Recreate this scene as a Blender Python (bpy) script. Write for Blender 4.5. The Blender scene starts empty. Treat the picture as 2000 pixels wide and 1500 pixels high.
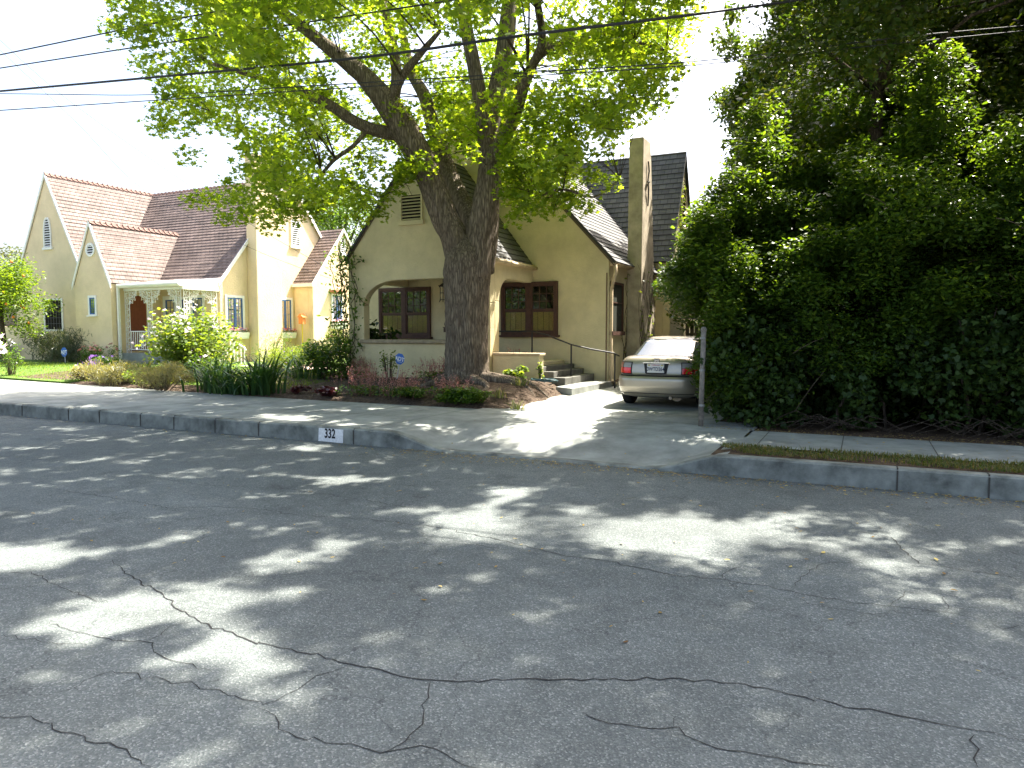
import bpy, math, random
import numpy as np
from mathutils import Vector, Matrix
D = bpy.data; SC = bpy.context.scene; COL = SC.collection
rnd = random.Random(7); R = np.random.default_rng(11)
# ------------------------------------------------------------------ camera
YAW, PITCH, FPX, EYE = math.radians(26), math.atan(100/1400.), 1400., 1.7
cam = D.cameras.new('camera'); cam.sensor_width = 36; cam.lens = 36*FPX/2000; cam.clip_end = 2000; cam.clip_start = .05
camo = D.objects.new('camera', cam); COL.objects.link(camo); camo.location = (0, 0, EYE)
camo.rotation_euler = (math.pi/2-PITCH, 0, YAW); SC.camera = camo
# ------------------------------------------------------------------ light
TO_SUN = Vector((.204, .505, .84)).normalized()
w = D.worlds.new('World'); SC.world = w; w.use_nodes = True
nt = w.node_tree; bg = nt.nodes['Background']; sky = nt.nodes.new('ShaderNodeTexSky')
sky.sky_type = 'NISHITA'; sky.sun_disc = False
sky.sun_elevation = math.asin(TO_SUN.z); sky.sun_rotation = math.atan2(TO_SUN.x, TO_SUN.y)
sky.air_density = 1.0; sky.dust_density = 7.0; sky.ozone_density = 1.0; sky.altitude = 200
nt.links.new(sky.outputs[0], bg.inputs[0]); bg.inputs[1].default_value = .11
sl = D.lights.new('sun', 'SUN'); sl.energy = 4.9; sl.angle = math.radians(.53); sl.color = (1, .95, .86)
so = D.objects.new('sun', sl); COL.objects.link(so); so.rotation_euler = TO_SUN.to_track_quat('Z', 'Y').to_euler()
so.location = (0, 0, 60)
SC.view_settings.view_transform = 'Standard'; SC.view_settings.look = 'None'
SC.view_settings.exposure = 2.3; SC.view_settings.gamma = 1
SC.cycles.max_bounces = 7; SC.cycles.diffuse_bounces = 4; SC.cycles.transmission_bounces = 4; SC.cycles.transparent_max_bounces = 8
# ------------------------------------------------------------------ helpers
_F = Vector((-math.sin(YAW), math.cos(YAW), 0)); _Rt = Vector((math.cos(YAW), math.sin(YAW), 0))
def at(u, v, X=None, Y=None, Z=None):          # a measured photo point set at a real distance
    a = (u-1000)/FPX; b = -(v-750)/FPX
    d = _F*(math.cos(PITCH)+b*math.sin(PITCH)) + _Rt*a + Vector((0, 0, -math.sin(PITCH)+b*math.cos(PITCH)))
    t = X/d.x if X is not None else Y/d.y if Y is not None else (Z-EYE)/d.z
    return d*t + Vector((0, 0, EYE))
def to_px(x, y, z):
    z = z-EYE; fw = x*_F.x+y*_F.y; a = x*_Rt.x+y*_Rt.y
    dep = fw*math.cos(PITCH)-z*math.sin(PITCH); b = fw*math.sin(PITCH)+z*math.cos(PITCH)
    return 1000+FPX*a/dep, 750-FPX*b/dep, dep
def inside(poly, x, y):
    c = False; n = len(poly)
    for i in range(n):
        x1, y1 = poly[i]; x2, y2 = poly[i-1]
        if (y1 > y) != (y2 > y) and x < (x2-x1)*(y-y1)/(y2-y1)+x1: c = not c
    return c
def smooth(t): t = max(0., min(1., t)); return t*t*(3-2*t)

def mat(name, col, rough=.85, spec=.25, noise=None, bump=None, metal=0, col2=None, scale=(1, 1, 1), coat=0):
    m = D.materials.new(name); m.use_nodes = True; n = m.node_tree.nodes; L = m.node_tree.links
    p = n['Principled BSDF']; p.inputs['Roughness'].default_value = rough; p.inputs['Metallic'].default_value = metal
    p.inputs['Specular IOR Level'].default_value = spec; p.inputs['Base Color'].default_value = (*col, 1)
    p.inputs['Coat Weight'].default_value = coat
    if noise or bump:
        tc = n.new('ShaderNodeTexCoord'); mp = n.new('ShaderNodeMapping'); mp.inputs['Scale'].default_value = scale
        L.new(tc.outputs['Object'], mp.inputs[0])
    if noise:
        s, amt = noise[:2]
        no = n.new('ShaderNodeTexNoise'); no.inputs['Scale'].default_value = s; no.inputs['Detail'].default_value = noise[2] if len(noise) > 2 else 6
        no.inputs['Roughness'].default_value = .65
        L.new(mp.outputs[0], no.inputs['Vector'])
        cr = n.new('ShaderNodeValToRGB'); c2 = col2 or tuple(c*(1-amt) for c in col)
        cr.color_ramp.elements[0].position = .32; cr.color_ramp.elements[1].position = .68
        cr.color_ramp.elements[0].color = (*c2, 1); cr.color_ramp.elements[1].color = (*[min(1, c*(1+amt*.6)) for c in col], 1)
        L.new(no.outputs[0], cr.inputs[0]); L.new(cr.outputs[0], p.inputs['Base Color'])
    if bump:
        nb = n.new('ShaderNodeTexNoise'); nb.inputs['Scale'].default_value = bump[0]; nb.inputs['Detail'].default_value = 5
        L.new(mp.outputs[0], nb.inputs['Vector']); bu = n.new('ShaderNodeBump'); bu.inputs['Strength'].default_value = bump[1]
        bu.inputs['Distance'].default_value = bump[2]; L.new(nb.outputs[0], bu.inputs['Height']); L.new(bu.outputs[0], p.inputs['Normal'])
    return m
def leafmat(name, cols, trans=.45, rough=.45, spec=.35, tcol=None):
    m = D.materials.new(name); m.use_nodes = True; n = m.node_tree.nodes; L = m.node_tree.links
    p = n['Principled BSDF']; p.inputs['Roughness'].default_value = rough; p.inputs['Specular IOR Level'].default_value = spec
    g = n.new('ShaderNodeNewGeometry'); cr = n.new('ShaderNodeValToRGB'); e = cr.color_ramp.elements
    while len(e) < len(cols): e.new(.5)
    for i, c in enumerate(cols): e[i].position = i/max(1, len(cols)-1); e[i].color = (*c, 1)
    L.new(g.outputs['Random Per Island'], cr.inputs[0]); L.new(cr.outputs[0], p.inputs['Base Color'])
    if trans:
        t = n.new('ShaderNodeBsdfTranslucent'); hs = n.new('ShaderNodeMix'); hs.data_type = 'RGBA'; hs.blend_type = 'MULTIPLY'
        hs.inputs[0].default_value = 1; hs.inputs[7].default_value = (*(tcol or (2.15, 1.9, .5)), 1)
        L.new(cr.outputs[0], hs.inputs[6]); L.new(hs.outputs[2], t.inputs[0])
        mx = n.new('ShaderNodeMixShader'); mx.inputs[0].default_value = trans
        L.new(p.outputs[0], mx.inputs[1]); L.new(t.outputs[0], mx.inputs[2])
        L.new(mx.outputs[0], n['Material Output'].inputs['Surface'])
    return m
def glassmat(name, tint=(.9, .95, .95), refl=.015):
    m = D.materials.new(name); m.use_nodes = True; n = m.node_tree.nodes; L = m.node_tree.links
    for x in list(n):
        if x.type == 'BSDF_PRINCIPLED': n.remove(x)
    t = n.new('ShaderNodeBsdfTransparent'); t.inputs[0].default_value = (*tint, 1)
    g = n.new('ShaderNodeBsdfGlossy'); g.inputs['Roughness'].default_value = .02
    fr = n.new('ShaderNodeFresnel'); fr.inputs[0].default_value = 1.5; ad = n.new('ShaderNodeMath'); ad.inputs[1].default_value = refl
    L.new(fr.outputs[0], ad.inputs[0]); mx = n.new('ShaderNodeMixShader'); L.new(ad.outputs[0], mx.inputs[0])
    L.new(t.outputs[0], mx.inputs[1]); L.new(g.outputs[0], mx.inputs[2]); L.new(mx.outputs[0], n['Material Output'].inputs['Surface'])
    return m

def tag(o, label=None, cat=None, group=None, kind=None):
    if label: o['label'] = label
    if cat: o['category'] = cat
    if group: o['group'] = group
    if kind: o['kind'] = kind
    return o
def thing(name, loc, label, cat, group=None):
    o = D.objects.new(name, None); COL.objects.link(o); o.location = loc; o.empty_display_size = .2
    return tag(o, label, cat, group)
def link(name, me, parent=None):
    o = D.objects.new(name, me); COL.objects.link(o)
    if parent is not None:
        o.parent = parent
        if parent.type == 'EMPTY': o.matrix_parent_inverse = Matrix.Translation(-Vector(parent.location))
    return o
class MB:
    def __init__(s, fr=None): s.v = []; s.f = []; s.m = []; s.uv = []; s.fr = fr
    def add(s, vs, fs, mi=0, uvs=None):
        b = len(s.v)
        for q in vs: s.v.append(tuple(s.fr @ Vector(q)) if s.fr is not None else tuple(q))
        for k, q in enumerate(fs):
            s.f.append([b+i for i in q]); s.m.append(mi); s.uv.append(uvs[k] if uvs else None)
        return s
    def box(s, x0, x1, y0, y1, z0, z1, mi=0):
        vs = [(x, y, z) for x in (x0, x1) for y in (y0, y1) for z in (z0, z1)]
        return s.add(vs, [(0, 1, 3, 2), (4, 6, 7, 5), (0, 4, 5, 1), (2, 3, 7, 6), (0, 2, 6, 4), (1, 5, 7, 3)], mi)
    def prism(s, pts, vec, mi=0):
        n = len(pts); a = [Vector(p) for p in pts]; v = Vector(vec); b = [p+v for p in a]
        return s.add(a+b, [tuple(range(n)), tuple(range(2*n-1, n-1, -1))]+[(i, i+n, (i+1) % n+n, (i+1) % n) for i in range(n)], mi)
    def tube(s, pts, rad, seg=8, mi=0, closed=False):
        pts = [Vector(p) for p in pts]; n = len(pts)
        rr = rad if isinstance(rad, (list, tuple)) else [rad]*n
        vs = []; ref = Vector((.31, .22, .93))
        for i, p in enumerate(pts):
            if closed: d = pts[(i+1) % n]-pts[i-1]
            else: d = pts[min(i+1, n-1)]-pts[max(i-1, 0)]
            d.normalize(); a = d.cross(ref)
            if a.length < .1: a = d.cross(Vector((1, 0, 0)))
            a.normalize(); b = d.cross(a)
            for k in range(seg):
                t = 2*math.pi*k/seg; vs.append(p+(a*math.cos(t)+b*math.sin(t))*rr[i])
        fs = []
        for i in range(n if closed else n-1):
            j = (i+1) % n
            fs += [(i*seg+k, i*seg+(k+1) % seg, j*seg+(k+1) % seg, j*seg+k) for k in range(seg)]
        if not closed: fs += [tuple(range(seg))[::-1], tuple((n-1)*seg+k for k in range(seg))]
        return s.add(vs, fs, mi)
    def lathe(s, prof, c=(0, 0, 0), seg=16, mi=0, ax='z'):
        vs = []
        for r, h in prof:
            for k in range(seg):
                t = 2*math.pi*k/seg; q = (r*math.cos(t), r*math.sin(t), h)
                if ax == 'x': q = (h, q[0], q[1])
                if ax == 'y': q = (q[0], h, q[1])
                vs.append((q[0]+c[0], q[1]+c[1], q[2]+c[2]))
        n = len(prof)
        fs = [(i*seg+k, i*seg+(k+1) % seg, (i+1)*seg+(k+1) % seg, (i+1)*seg+k) for i in range(n-1) for k in range(seg)]
        return s.add(vs, fs, mi)
    def mesh(s, name, ms, smoothed=False):
        me = D.meshes.new(name); me.from_pydata(s.v, [], s.f)
        for m in (ms if isinstance(ms, (list, tuple)) else [ms]): me.materials.append(m)
        me.polygons.foreach_set('material_index', s.m)
        if any(s.uv):
            ul = me.uv_layers.new(name='UVMap'); k = 0
            for q, u in zip(s.f, s.uv):
                for i in range(len(q)): ul.data[k].uv = u[i] if u else (0, 0); k += 1
        if smoothed: me.polygons.foreach_set('use_smooth', [True]*len(s.f))
        me.update(); return me
    def build(s, name, ms, parent=None, smoothed=False, bevel=0):
        o = link(name, s.mesh(name, ms, smoothed), parent)
        if bevel:
            b = o.modifiers.new('bevel', 'BEVEL'); b.width = bevel; b.segments = 2; b.limit_method = 'ANGLE'; b.angle_limit = .6
        return o
def grid(name, xs, ys, zf, m, parent=None, smoothed=True):
    nx, ny = len(xs), len(ys); mb = MB()
    mb.add([(x, y, zf(x, y)) for y in ys for x in xs], [(j*nx+i, j*nx+i+1, (j+1)*nx+i+1, (j+1)*nx+i) for j in range(ny-1) for i in range(nx-1)])
    return mb.build(name, m, parent, smoothed)
def frame_of(origin, right, out):            # local x = right, y = out of the wall, z = up
    r = Vector(right); o = Vector(out); u = Vector((0, 0, 1))
    return Matrix(((r.x, o.x, u.x, origin[0]), (r.y, o.y, u.y, origin[1]), (r.z, o.z, u.z, origin[2]), (0, 0, 0, 1)))
def text_obj(name, body, size, m, parent, origin, right, up, extr=.002, bold=0, align='CENTER', squash=1):
    c = D.curves.new(name, 'FONT'); c.body = body; c.size = size; c.extrude = extr; c.offset = bold; c.align_x = align; c.align_y = 'CENTER'
    o = D.objects.new('tmp', c); COL.objects.link(o); bpy.context.view_layer.update()
    me = D.meshes.new_from_object(o.evaluated_get(bpy.context.evaluated_depsgraph_get())); D.objects.remove(o)
    r = Vector(right).normalized(); u = Vector(up).normalized(); n = r.cross(u)
    M_ = Matrix(((r.x*squash, u.x, n.x, origin[0]), (r.y*squash, u.y, n.y, origin[1]), (r.z*squash, u.z, n.z, origin[2]), (0, 0, 0, 1)))
    me.transform(M_); me.materials.clear(); me.materials.append(m); me.name = name
    return link(name, me, parent)
# ---- leaves: many small faces in one mesh
LEAF = {
 'maple': [(0, -.5), (.10, -.22), (.50, -.30), (.30, -.02), (.52, .22), (.16, .20), (0, .55), (-.16, .20), (-.52, .22), (-.30, -.02), (-.50, -.30), (-.10, -.22)],
 'oval': [(0, -.5), (.22, -.15), (.2, .18), (0, .5), (-.2, .18), (-.22, -.15)],
 'quad': [(0, -.5), (.24, 0), (0, .5), (-.24, 0)],
 'ivy': [(0, -.45), (.42, -.35), (.5, .05), (.2, .12), (0, .55), (-.2, .12), (-.5, .05), (-.42, -.35)],
 'round': [(0, -.5), (.4, -.3), (.5, .1), (.25, .45), (-.25, .45), (-.5, .1), (-.4, -.3)],
 'needle': [(-.06, -.5), (.06, -.5), (.03, .5), (-.03, .5)],
 'flower': [(0, .5), (.16, .2), (.48, .15), (.26, -.1), (.3, -.42), (0, -.25), (-.3, -.42), (-.26, -.1), (-.48, .15), (-.16, .2)],
}
def leaves(name, pts, size, m, parent=None, shape='oval', up=.5, var=.35, droop=0, seed=0, axis=None, mi=None):
    pts = np.asarray(pts, dtype=np.float64); N = len(pts); r = np.random.default_rng(seed+N)
    T = np.array(LEAF[shape]); k = len(T)
    n = r.normal(size=(N, 3)); n /= np.linalg.norm(n, axis=1)[:, None]; n[:, 2] += up*np.sign(n[:, 2]+.3)*1.6
    n /= np.linalg.norm(n, axis=1)[:, None]
    t = r.normal(size=(N, 3))
    if axis is not None: t = t*.35+np.asarray(axis)
    t[:, 2] -= droop
    t -= n*np.sum(t*n, axis=1)[:, None]; t /= np.linalg.norm(t, axis=1)[:, None]+1e-9; b = np.cross(n, t)
    s = np.asarray(size)*(1+var*r.uniform(-1, 1, N))
    fold = np.abs(T[:, 0])*.25
    V = pts[:, None, :]+s[:, None, None]*(b[:, None, :]*T[None, :, 0, None]+t[:, None, :]*T[None, :, 1, None]+n[:, None, :]*fold[None, :, None])
    me = D.meshes.new(name); me.vertices.add(N*k); me.vertices.foreach_set('co', V.astype(np.float32).ravel())
    me.loops.add(N*k); me.loops.foreach_set('vertex_index', np.arange(N*k, dtype=np.int32))
    me.polygons.add(N); me.polygons.foreach_set('loop_start', np.arange(0, N*k, k, dtype=np.int32))
    for q in (m if isinstance(m, (list, tuple)) else [m]): me.materials.append(q)
    if mi is not None: me.polygons.foreach_set('material_index', np.asarray(mi, dtype=np.int32))
    me.update(calc_edges=True)
    return link(name, me, parent)
def in_clumps(centers, rads, per, seed=0, flat=.75, shell=.55):
    r = np.random.default_rng(seed); out = []
    for c, rad in zip(centers, rads):
        n = int(per*max(rad*rad, .17)) if per > 0 else int(-per)
        d = r.normal(size=(n, 3)); d /= np.linalg.norm(d, axis=1)[:, None]
        d *= (r.uniform(0, 1, n)**shell)[:, None]*rad; d[:, 2] *= flat
        out.append(np.asarray(c)+d)
    return np.concatenate(out)
def blades(name, bases, length, width, m, parent=None, lean=.5, seed=0, seg=4, curl=1.0, group_center=None):
    r = np.random.default_rng(seed); mb = MB()
    for bx, by, bz in bases:
        L = length*r.uniform(.6, 1.15); a = r.uniform(0, 2*math.pi)
        if group_center is not None and r.uniform() < .8: a = math.atan2(by-group_center[1], bx-group_center[0])+r.normal()*.6
        ln = lean*r.uniform(.2, 1.3); dx, dy = math.cos(a), math.sin(a); px, py = -dy, dx; w_ = width*r.uniform(.7, 1.2)
        vs = []
        for i in range(seg+1):
            t = i/seg; h = L*(t-.45*ln*curl*t*t*t); o = L*ln*t*t*.9; ww = w_*(1-t**2.2)*.5+.0005
            vs += [(bx+dx*o+px*ww, by+dy*o+py*ww, bz+h), (bx+dx*o-px*ww, by+dy*o-py*ww, bz+h)]
        mb.add(vs, [(2*i, 2*i+1, 2*i+3, 2*i+2) for i in range(seg)])
    return mb.build(name, m, parent)

# ------------------------------------------------------------------ materials
def asphalt():
    m = D.materials.new('asphalt'); m.use_nodes = True; n = m.node_tree.nodes; L = m.node_tree.links; p = n['Principled BSDF']
    tc = n.new('ShaderNodeTexCoord')
    def noise(s, d=4, r=.6):
        q = n.new('ShaderNodeTexNoise'); q.inputs['Scale'].default_value = s; q.inputs['Detail'].default_value = d; q.inputs['Roughness'].default_value = r
        L.new(tc.outputs['Object'], q.inputs['Vector']); return q
    big = noise(.35, 5); mid = noise(3.5, 6, .7)
    vo = n.new('ShaderNodeTexVoronoi'); vo.inputs['Scale'].default_value = 120; L.new(tc.outputs['Object'], vo.inputs['Vector'])
    sep = n.new('ShaderNodeSeparateColor'); L.new(vo.outputs['Color'], sep.inputs[0])
    cr = n.new('ShaderNodeValToRGB'); e = cr.color_ramp.elements
    e[0].position = .0; e[0].color = (.092, .105, .100, 1); e[1].position = 1; e[1].color = (.26, .277, .258, 1)
    q = e.new(.6); q.color = (.128, .141, .134, 1); q = e.new(.85); q.color = (.16, .173, .163, 1)
    L.new(sep.outputs[0], cr.inputs[0])
    r2 = n.new('ShaderNodeMapRange'); r2.inputs[1].default_value = .3; r2.inputs[2].default_value = .7; r2.inputs[3].default_value = .74; r2.inputs[4].default_value = 1.2
    L.new(big.outputs[0], r2.inputs[0])
    r3 = n.new('ShaderNodeMapRange'); r3.inputs[1].default_value = .3; r3.inputs[2].default_value = .7; r3.inputs[3].default_value = .84; r3.inputs[4].default_value = 1.15
    L.new(mid.outputs[0], r3.inputs[0])
    mu = n.new('ShaderNodeMath'); mu.operation = 'MULTIPLY'; L.new(r2.outputs[0], mu.inputs[0]); L.new(r3.outputs[0], mu.inputs[1])
    st = noise(1.15, 4); rs = n.new('ShaderNodeMapRange'); rs.inputs[1].default_value = .6; rs.inputs[2].default_value = .72; rs.inputs[3].default_value = 1; rs.inputs[4].default_value = .72
    L.new(st.outputs[0], rs.inputs[0]); m0 = n.new('ShaderNodeMath'); m0.operation = 'MULTIPLY'; L.new(mu.outputs[0], m0.inputs[0]); L.new(rs.outputs[0], m0.inputs[1]); mu = m0
    # fine hairline cracks
    vc = n.new('ShaderNodeTexVoronoi'); vc.feature = 'DISTANCE_TO_EDGE'; vc.inputs['Scale'].default_value = .62
    wob = noise(2.2, 5); ad = n.new('ShaderNodeVectorMath'); ad.operation = 'MULTIPLY_ADD'
    ad.inputs[1].default_value = (.7, .7, .7); L.new(wob.outputs['Color'], ad.inputs[0]); L.new(tc.outputs['Object'], ad.inputs[2]); L.new(ad.outputs[0], vc.inputs['Vector'])
    rc = n.new('ShaderNodeMapRange'); rc.inputs[1].default_value = .0; rc.inputs[2].default_value = .0055; rc.inputs[3].default_value = .62; rc.inputs[4].default_value = 1
    L.new(vc.outputs['Distance'], rc.inputs[0])
    mu2 = n.new('ShaderNodeMath'); mu2.operation = 'MULTIPLY'; L.new(mu.outputs[0], mu2.inputs[0]); L.new(rc.outputs[0], mu2.inputs[1])
    mx = n.new('ShaderNodeVectorMath'); mx.operation = 'SCALE'; L.new(cr.outputs[0], mx.inputs[0]); L.new(mu2.outputs[0], mx.inputs['Scale'])
    L.new(mx.outputs[0], p.inputs['Base Color']); p.inputs['Roughness'].default_value = .85; p.inputs['Specular IOR Level'].default_value = .2
    bu = n.new('ShaderNodeBump'); bu.inputs['Strength'].default_value = .75; bu.inputs['Distance'].default_value = .006
    L.new(vo.outputs['Distance'], bu.inputs['Height']); L.new(bu.outputs[0], p.inputs['Normal'])
    return m
def shingle(name, col, dark, bw=.28):
    m = D.materials.new(name); m.use_nodes = True; n = m.node_tree.nodes; L = m.node_tree.links; p = n['Principled BSDF']
    uv = n.new('ShaderNodeTexCoord'); br = n.new('ShaderNodeTexBrick')
    br.inputs['Color1'].default_value = (*col, 1); br.inputs['Color2'].default_value = (*[c*.72 for c in col], 1); br.inputs['Mortar'].default_value = (*dark, 1)
    br.inputs['Scale'].default_value = 1; br.inputs['Mortar Size'].default_value = .012; br.inputs['Brick Width'].default_value = bw; br.inputs['Row Height'].default_value = .2
    br.inputs['Bias'].default_value = -.1
    L.new(uv.outputs['UV'], br.inputs['Vector'])
    no = n.new('ShaderNodeTexNoise'); no.inputs['Scale'].default_value = 1.3; no.inputs['Detail'].default_value = 7; L.new(uv.outputs['Object'], no.inputs['Vector'])
    r = n.new('ShaderNodeMapRange'); r.inputs[1].default_value = .3; r.inputs[2].default_value = .7; r.inputs[3].default_value = .7; r.inputs[4].default_value = 1.25; L.new(no.outputs[0], r.inputs[0])
    v = n.new('ShaderNodeVectorMath'); v.operation = 'SCALE'; L.new(br.outputs[0], v.inputs[0]); L.new(r.outputs[0], v.inputs['Scale']); L.new(v.outputs[0], p.inputs['Base Color'])
    p.inputs['Roughness'].default_value = .8; p.inputs['Specular IOR Level'].default_value = .3
    n2 = n.new('ShaderNodeTexNoise'); n2.inputs['Scale'].default_value = 60; L.new(uv.outputs['Object'], n2.inputs['Vector'])
    bu = n.new('ShaderNodeBump'); bu.inputs['Strength'].default_value = .4; bu.inputs['Distance'].default_value = .01; L.new(n2.outputs[0], bu.inputs['Height']); L.new(bu.outputs[0], p.inputs['Normal'])
    return m
def barkmat(name, a, b, sc=(9, 9, 1.1)):
    m = D.materials.new(name); m.use_nodes = True; n = m.node_tree.nodes; L = m.node_tree.links; p = n['Principled BSDF']
    tc = n.new('ShaderNodeTexCoord'); mp = n.new('ShaderNodeMapping'); mp.inputs['Scale'].default_value = sc; L.new(tc.outputs['Object'], mp.inputs[0])
    no = n.new('ShaderNodeTexNoise'); no.inputs['Scale'].default_value = 2.2; no.inputs['Detail'].default_value = 8; no.inputs['Distortion'].default_value = .8; L.new(mp.outputs[0], no.inputs['Vector'])
    vo = n.new('ShaderNodeTexVoronoi'); vo.feature = 'DISTANCE_TO_EDGE'; vo.inputs['Scale'].default_value = 2.4
    va = n.new('ShaderNodeVectorMath'); va.operation = 'MULTIPLY_ADD'; va.inputs[1].default_value = (.5, .5, .5); L.new(no.outputs['Color'], va.inputs[0]); L.new(mp.outputs[0], va.inputs[2]); L.new(va.outputs[0], vo.inputs['Vector'])
    r = n.new('ShaderNodeMapRange'); r.inputs[2].default_value = .30; r.inputs[3].default_value = .35; L.new(vo.outputs['Distance'], r.inputs[0])
    mm = n.new('ShaderNodeMath'); mm.operation = 'MULTIPLY'; L.new(r.outputs[0], mm.inputs[0]); L.new(no.outputs[0], mm.inputs[1])
    cr = n.new('ShaderNodeValToRGB'); cr.color_ramp.elements[0].position = .05; cr.color_ramp.elements[1].position = .6
    cr.color_ramp.elements[0].color = (*a, 1); cr.color_ramp.elements[1].color = (*b, 1); L.new(mm.outputs[0], cr.inputs[0]); L.new(cr.outputs[0], p.inputs['Base Color'])
    p.inputs['Roughness'].default_value = .9; p.inputs['Specular IOR Level'].default_value = .15
    bu = n.new('ShaderNodeBump'); bu.inputs['Strength'].default_value = 1; bu.inputs['Distance'].default_value = .05; L.new(mm.outputs[0], bu.inputs['Height']); L.new(bu.outputs[0], p.inputs['Normal'])
    return m
M = {}
M['asphalt'] = asphalt()
M['concrete'] = mat('concrete', (.275, .285, .258), .9, .2, (2.0, .36, 9), (55, .25, .004))
M['kerb'] = mat('kerb_concrete', (.225, .232, .20), .9, .2, (3.0, .6, 10), (40, .4, .006))
M['joint'] = mat('joint', (.07, .065, .055))
M['crack'] = mat('crack', (.035, .034, .032), .95, .1)
M['soil'] = mat('soil', (.11, .075, .05), .95, .1, (7, .6, 8), (22, .9, .03))
M['mulch'] = mat('mulch', (.10, .072, .052), .95, .1, (16, .65, 9), (30, 1, .03))
M['lawn'] = mat('lawn', (.10, .17, .03), .9, .15, (4, .4, 7), (60, 1, .02))
M['gravel_path'] = mat('path', (.42, .33, .25), .9, .2, (20, .3))
M['stucco'] = mat('stucco_tan', (.66, .57, .345), .92, .12, (1.3, .16, 9), (24, .7, .018))
M['stucco_stain'] = mat('stucco_vine_stain', (.47, .40, .29), .92, .12, (2.6, .35, 9), (38, .55, .012))
M['stucco_peach'] = mat('stucco_peach', (.74, .59, .37), .92, .12, (1.2, .12, 9), (22, .75, .018))
M['brown_wood'] = mat('brown_wood', (.085, .04, .026), .6, .3, (9, .3), None)
M['cream_wood'] = mat('cream_wood', (.58, .46, .29), .7, .25, (5, .25))
M['shade_and_screen_black'] = mat('shade_and_screen_black', (.02, .017, .012), .9, .1)  # black stands for shade behind panes and slats; also flue and screen colour
M['shutter'] = mat('interior_shutter', (.46, .27, .07), .6, .3, (14, .35), scale=(1, 1, 6))
M['white'] = mat('white_paint', (.80, .78, .72), .55, .35, (4, .06))
M['blue'] = mat('blue_paint', (.06, .13, .30), .5, .35, (6, .15))
M['curtain'] = mat('curtain', (.36, .33, .26), .9, .1, (2, .3), scale=(14, 14, .5))
M['door_red'] = mat('red_door', (.22, .06, .025), .5, .35, (6, .25), scale=(6, 6, 1))
M['black_iron'] = mat('black_iron', (.02, .017, .016), .5, .4, (12, .3))
M['grey_metal'] = mat('grey_metal', (.28, .28, .27), .5, .4, (8, .25), metal=.6)
M['rust'] = mat('rusty_pole', (.24, .21, .175), .8, .3, (12, .5), (40, .4, .004))
M['dark_shingle'] = shingle('dark_shingle', (.115, .112, .108), (.055, .055, .055), .24)
M['brown_shingle'] = shingle('brown_shingle', (.185, .138, .119), (.04, .03, .025), .26)
M['bark'] = barkmat('maple_bark', (.04, .029, .021), (.31, .25, .185))
M['darkbark'] = barkmat('dark_bark', (.02, .016, .012), (.12, .09, .065), (9, 9, 2))
M['vine_wood'] = mat('vine_wood', (.10, .075, .05))
M['glass'] = glassmat('window_glass')
M['maple_leaf'] = leafmat('maple_leaf', [(.085, .15, .016), (.125, .20, .024), (.19, .255, .032)], .62, tcol=(2.7, 2.35, .6))
M['oak_leaf'] = leafmat('dark_leaf', [(.028, .056, .010), (.042, .08, .014), (.065, .11, .018), (.085, .10, .015)], .42, .35, .5)
M['hedge_leaf'] = leafmat('hedge_leaf', [(.03, .066, .010), (.05, .10, .014), (.09, .14, .018)], .45, .38, .5)
M['ivy_leaf'] = leafmat('ivy_leaf', [(.02, .045, .010), (.03, .06, .012), (.05, .085, .015)], .25, .5, .25)
M['orange_leaf'] = leafmat('citrus_leaf', [(.06, .12, .012), (.10, .17, .018), (.14, .2, .02)], .5)
M['lime_leaf'] = leafmat('lime_leaf', [(.085, .15, .03), (.13, .20, .04), (.18, .23, .055)], .5)
M['grey_leaf'] = leafmat('grey_leaf', [(.13, .14, .07), (.19, .19, .10), (.24, .22, .13)], .35)
M['sage_leaf'] = leafmat('sage_leaf', [(.045, .065, .04), (.07, .09, .055), (.09, .11, .06)], .25)
M['green_leaf'] = leafmat('green_leaf', [(.04, .09, .014), (.065, .13, .02), (.1, .17, .03)], .45)
M['blade'] = leafmat('blade_leaf', [(.022, .065, .022), (.035, .085, .025), (.07, .13, .035)], .3)
M['grass'] = leafmat('grass_blade', [(.08, .15, .02), (.11, .19, .025), (.16, .2, .04)], .45)
M['drygrass'] = leafmat('dry_grass', [(.05, .10, .015), (.10, .12, .025), (.2, .15, .06)], .35)
M['purple_leaf'] = leafmat('purple_leaf', [(.05, .014, .018), (.09, .02, .025), (.06, .03, .02)], .3, tcol=(1.8, .7, .7))
M['pink'] = leafmat('pink_flower', [(.40, .20, .17), (.46, .27, .22), (.33, .15, .15)], .4, tcol=(1.3, .9, .8))
M['white_petal'] = leafmat('white_petal', [(.8, .74, .74), (.85, .8, .8), (.8, .6, .66)], .4, tcol=(1, 1, 1))
M['red_petal'] = leafmat('red_petal', [(.6, .04, .05), (.7, .10, .1), (.8, .7, .66)], .35, tcol=(1, .8, .8))
M['violet'] = leafmat('violet_petal', [(.18, .08, .35), (.28, .12, .42), (.12, .06, .3)], .35, tcol=(1.1, .9, 1.2))
M['litter'] = leafmat('leaf_litter', [(.22, .14, .05), (.38, .28, .10), (.14, .08, .04), (.42, .36, .16)], .2, .8, .1)
M['chips'] = leafmat('bark_chip', [(.05, .035, .025), (.10, .07, .05), (.22, .17, .12), (.04, .03, .02)], 0, .9, .1)
M['orange'] = mat('orange_peel', (.75, .22, .02), .5, .4)
def plain(name, col, **k):
    if name not in M: M[name] = mat(name, col, **k)
    return M[name]

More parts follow.
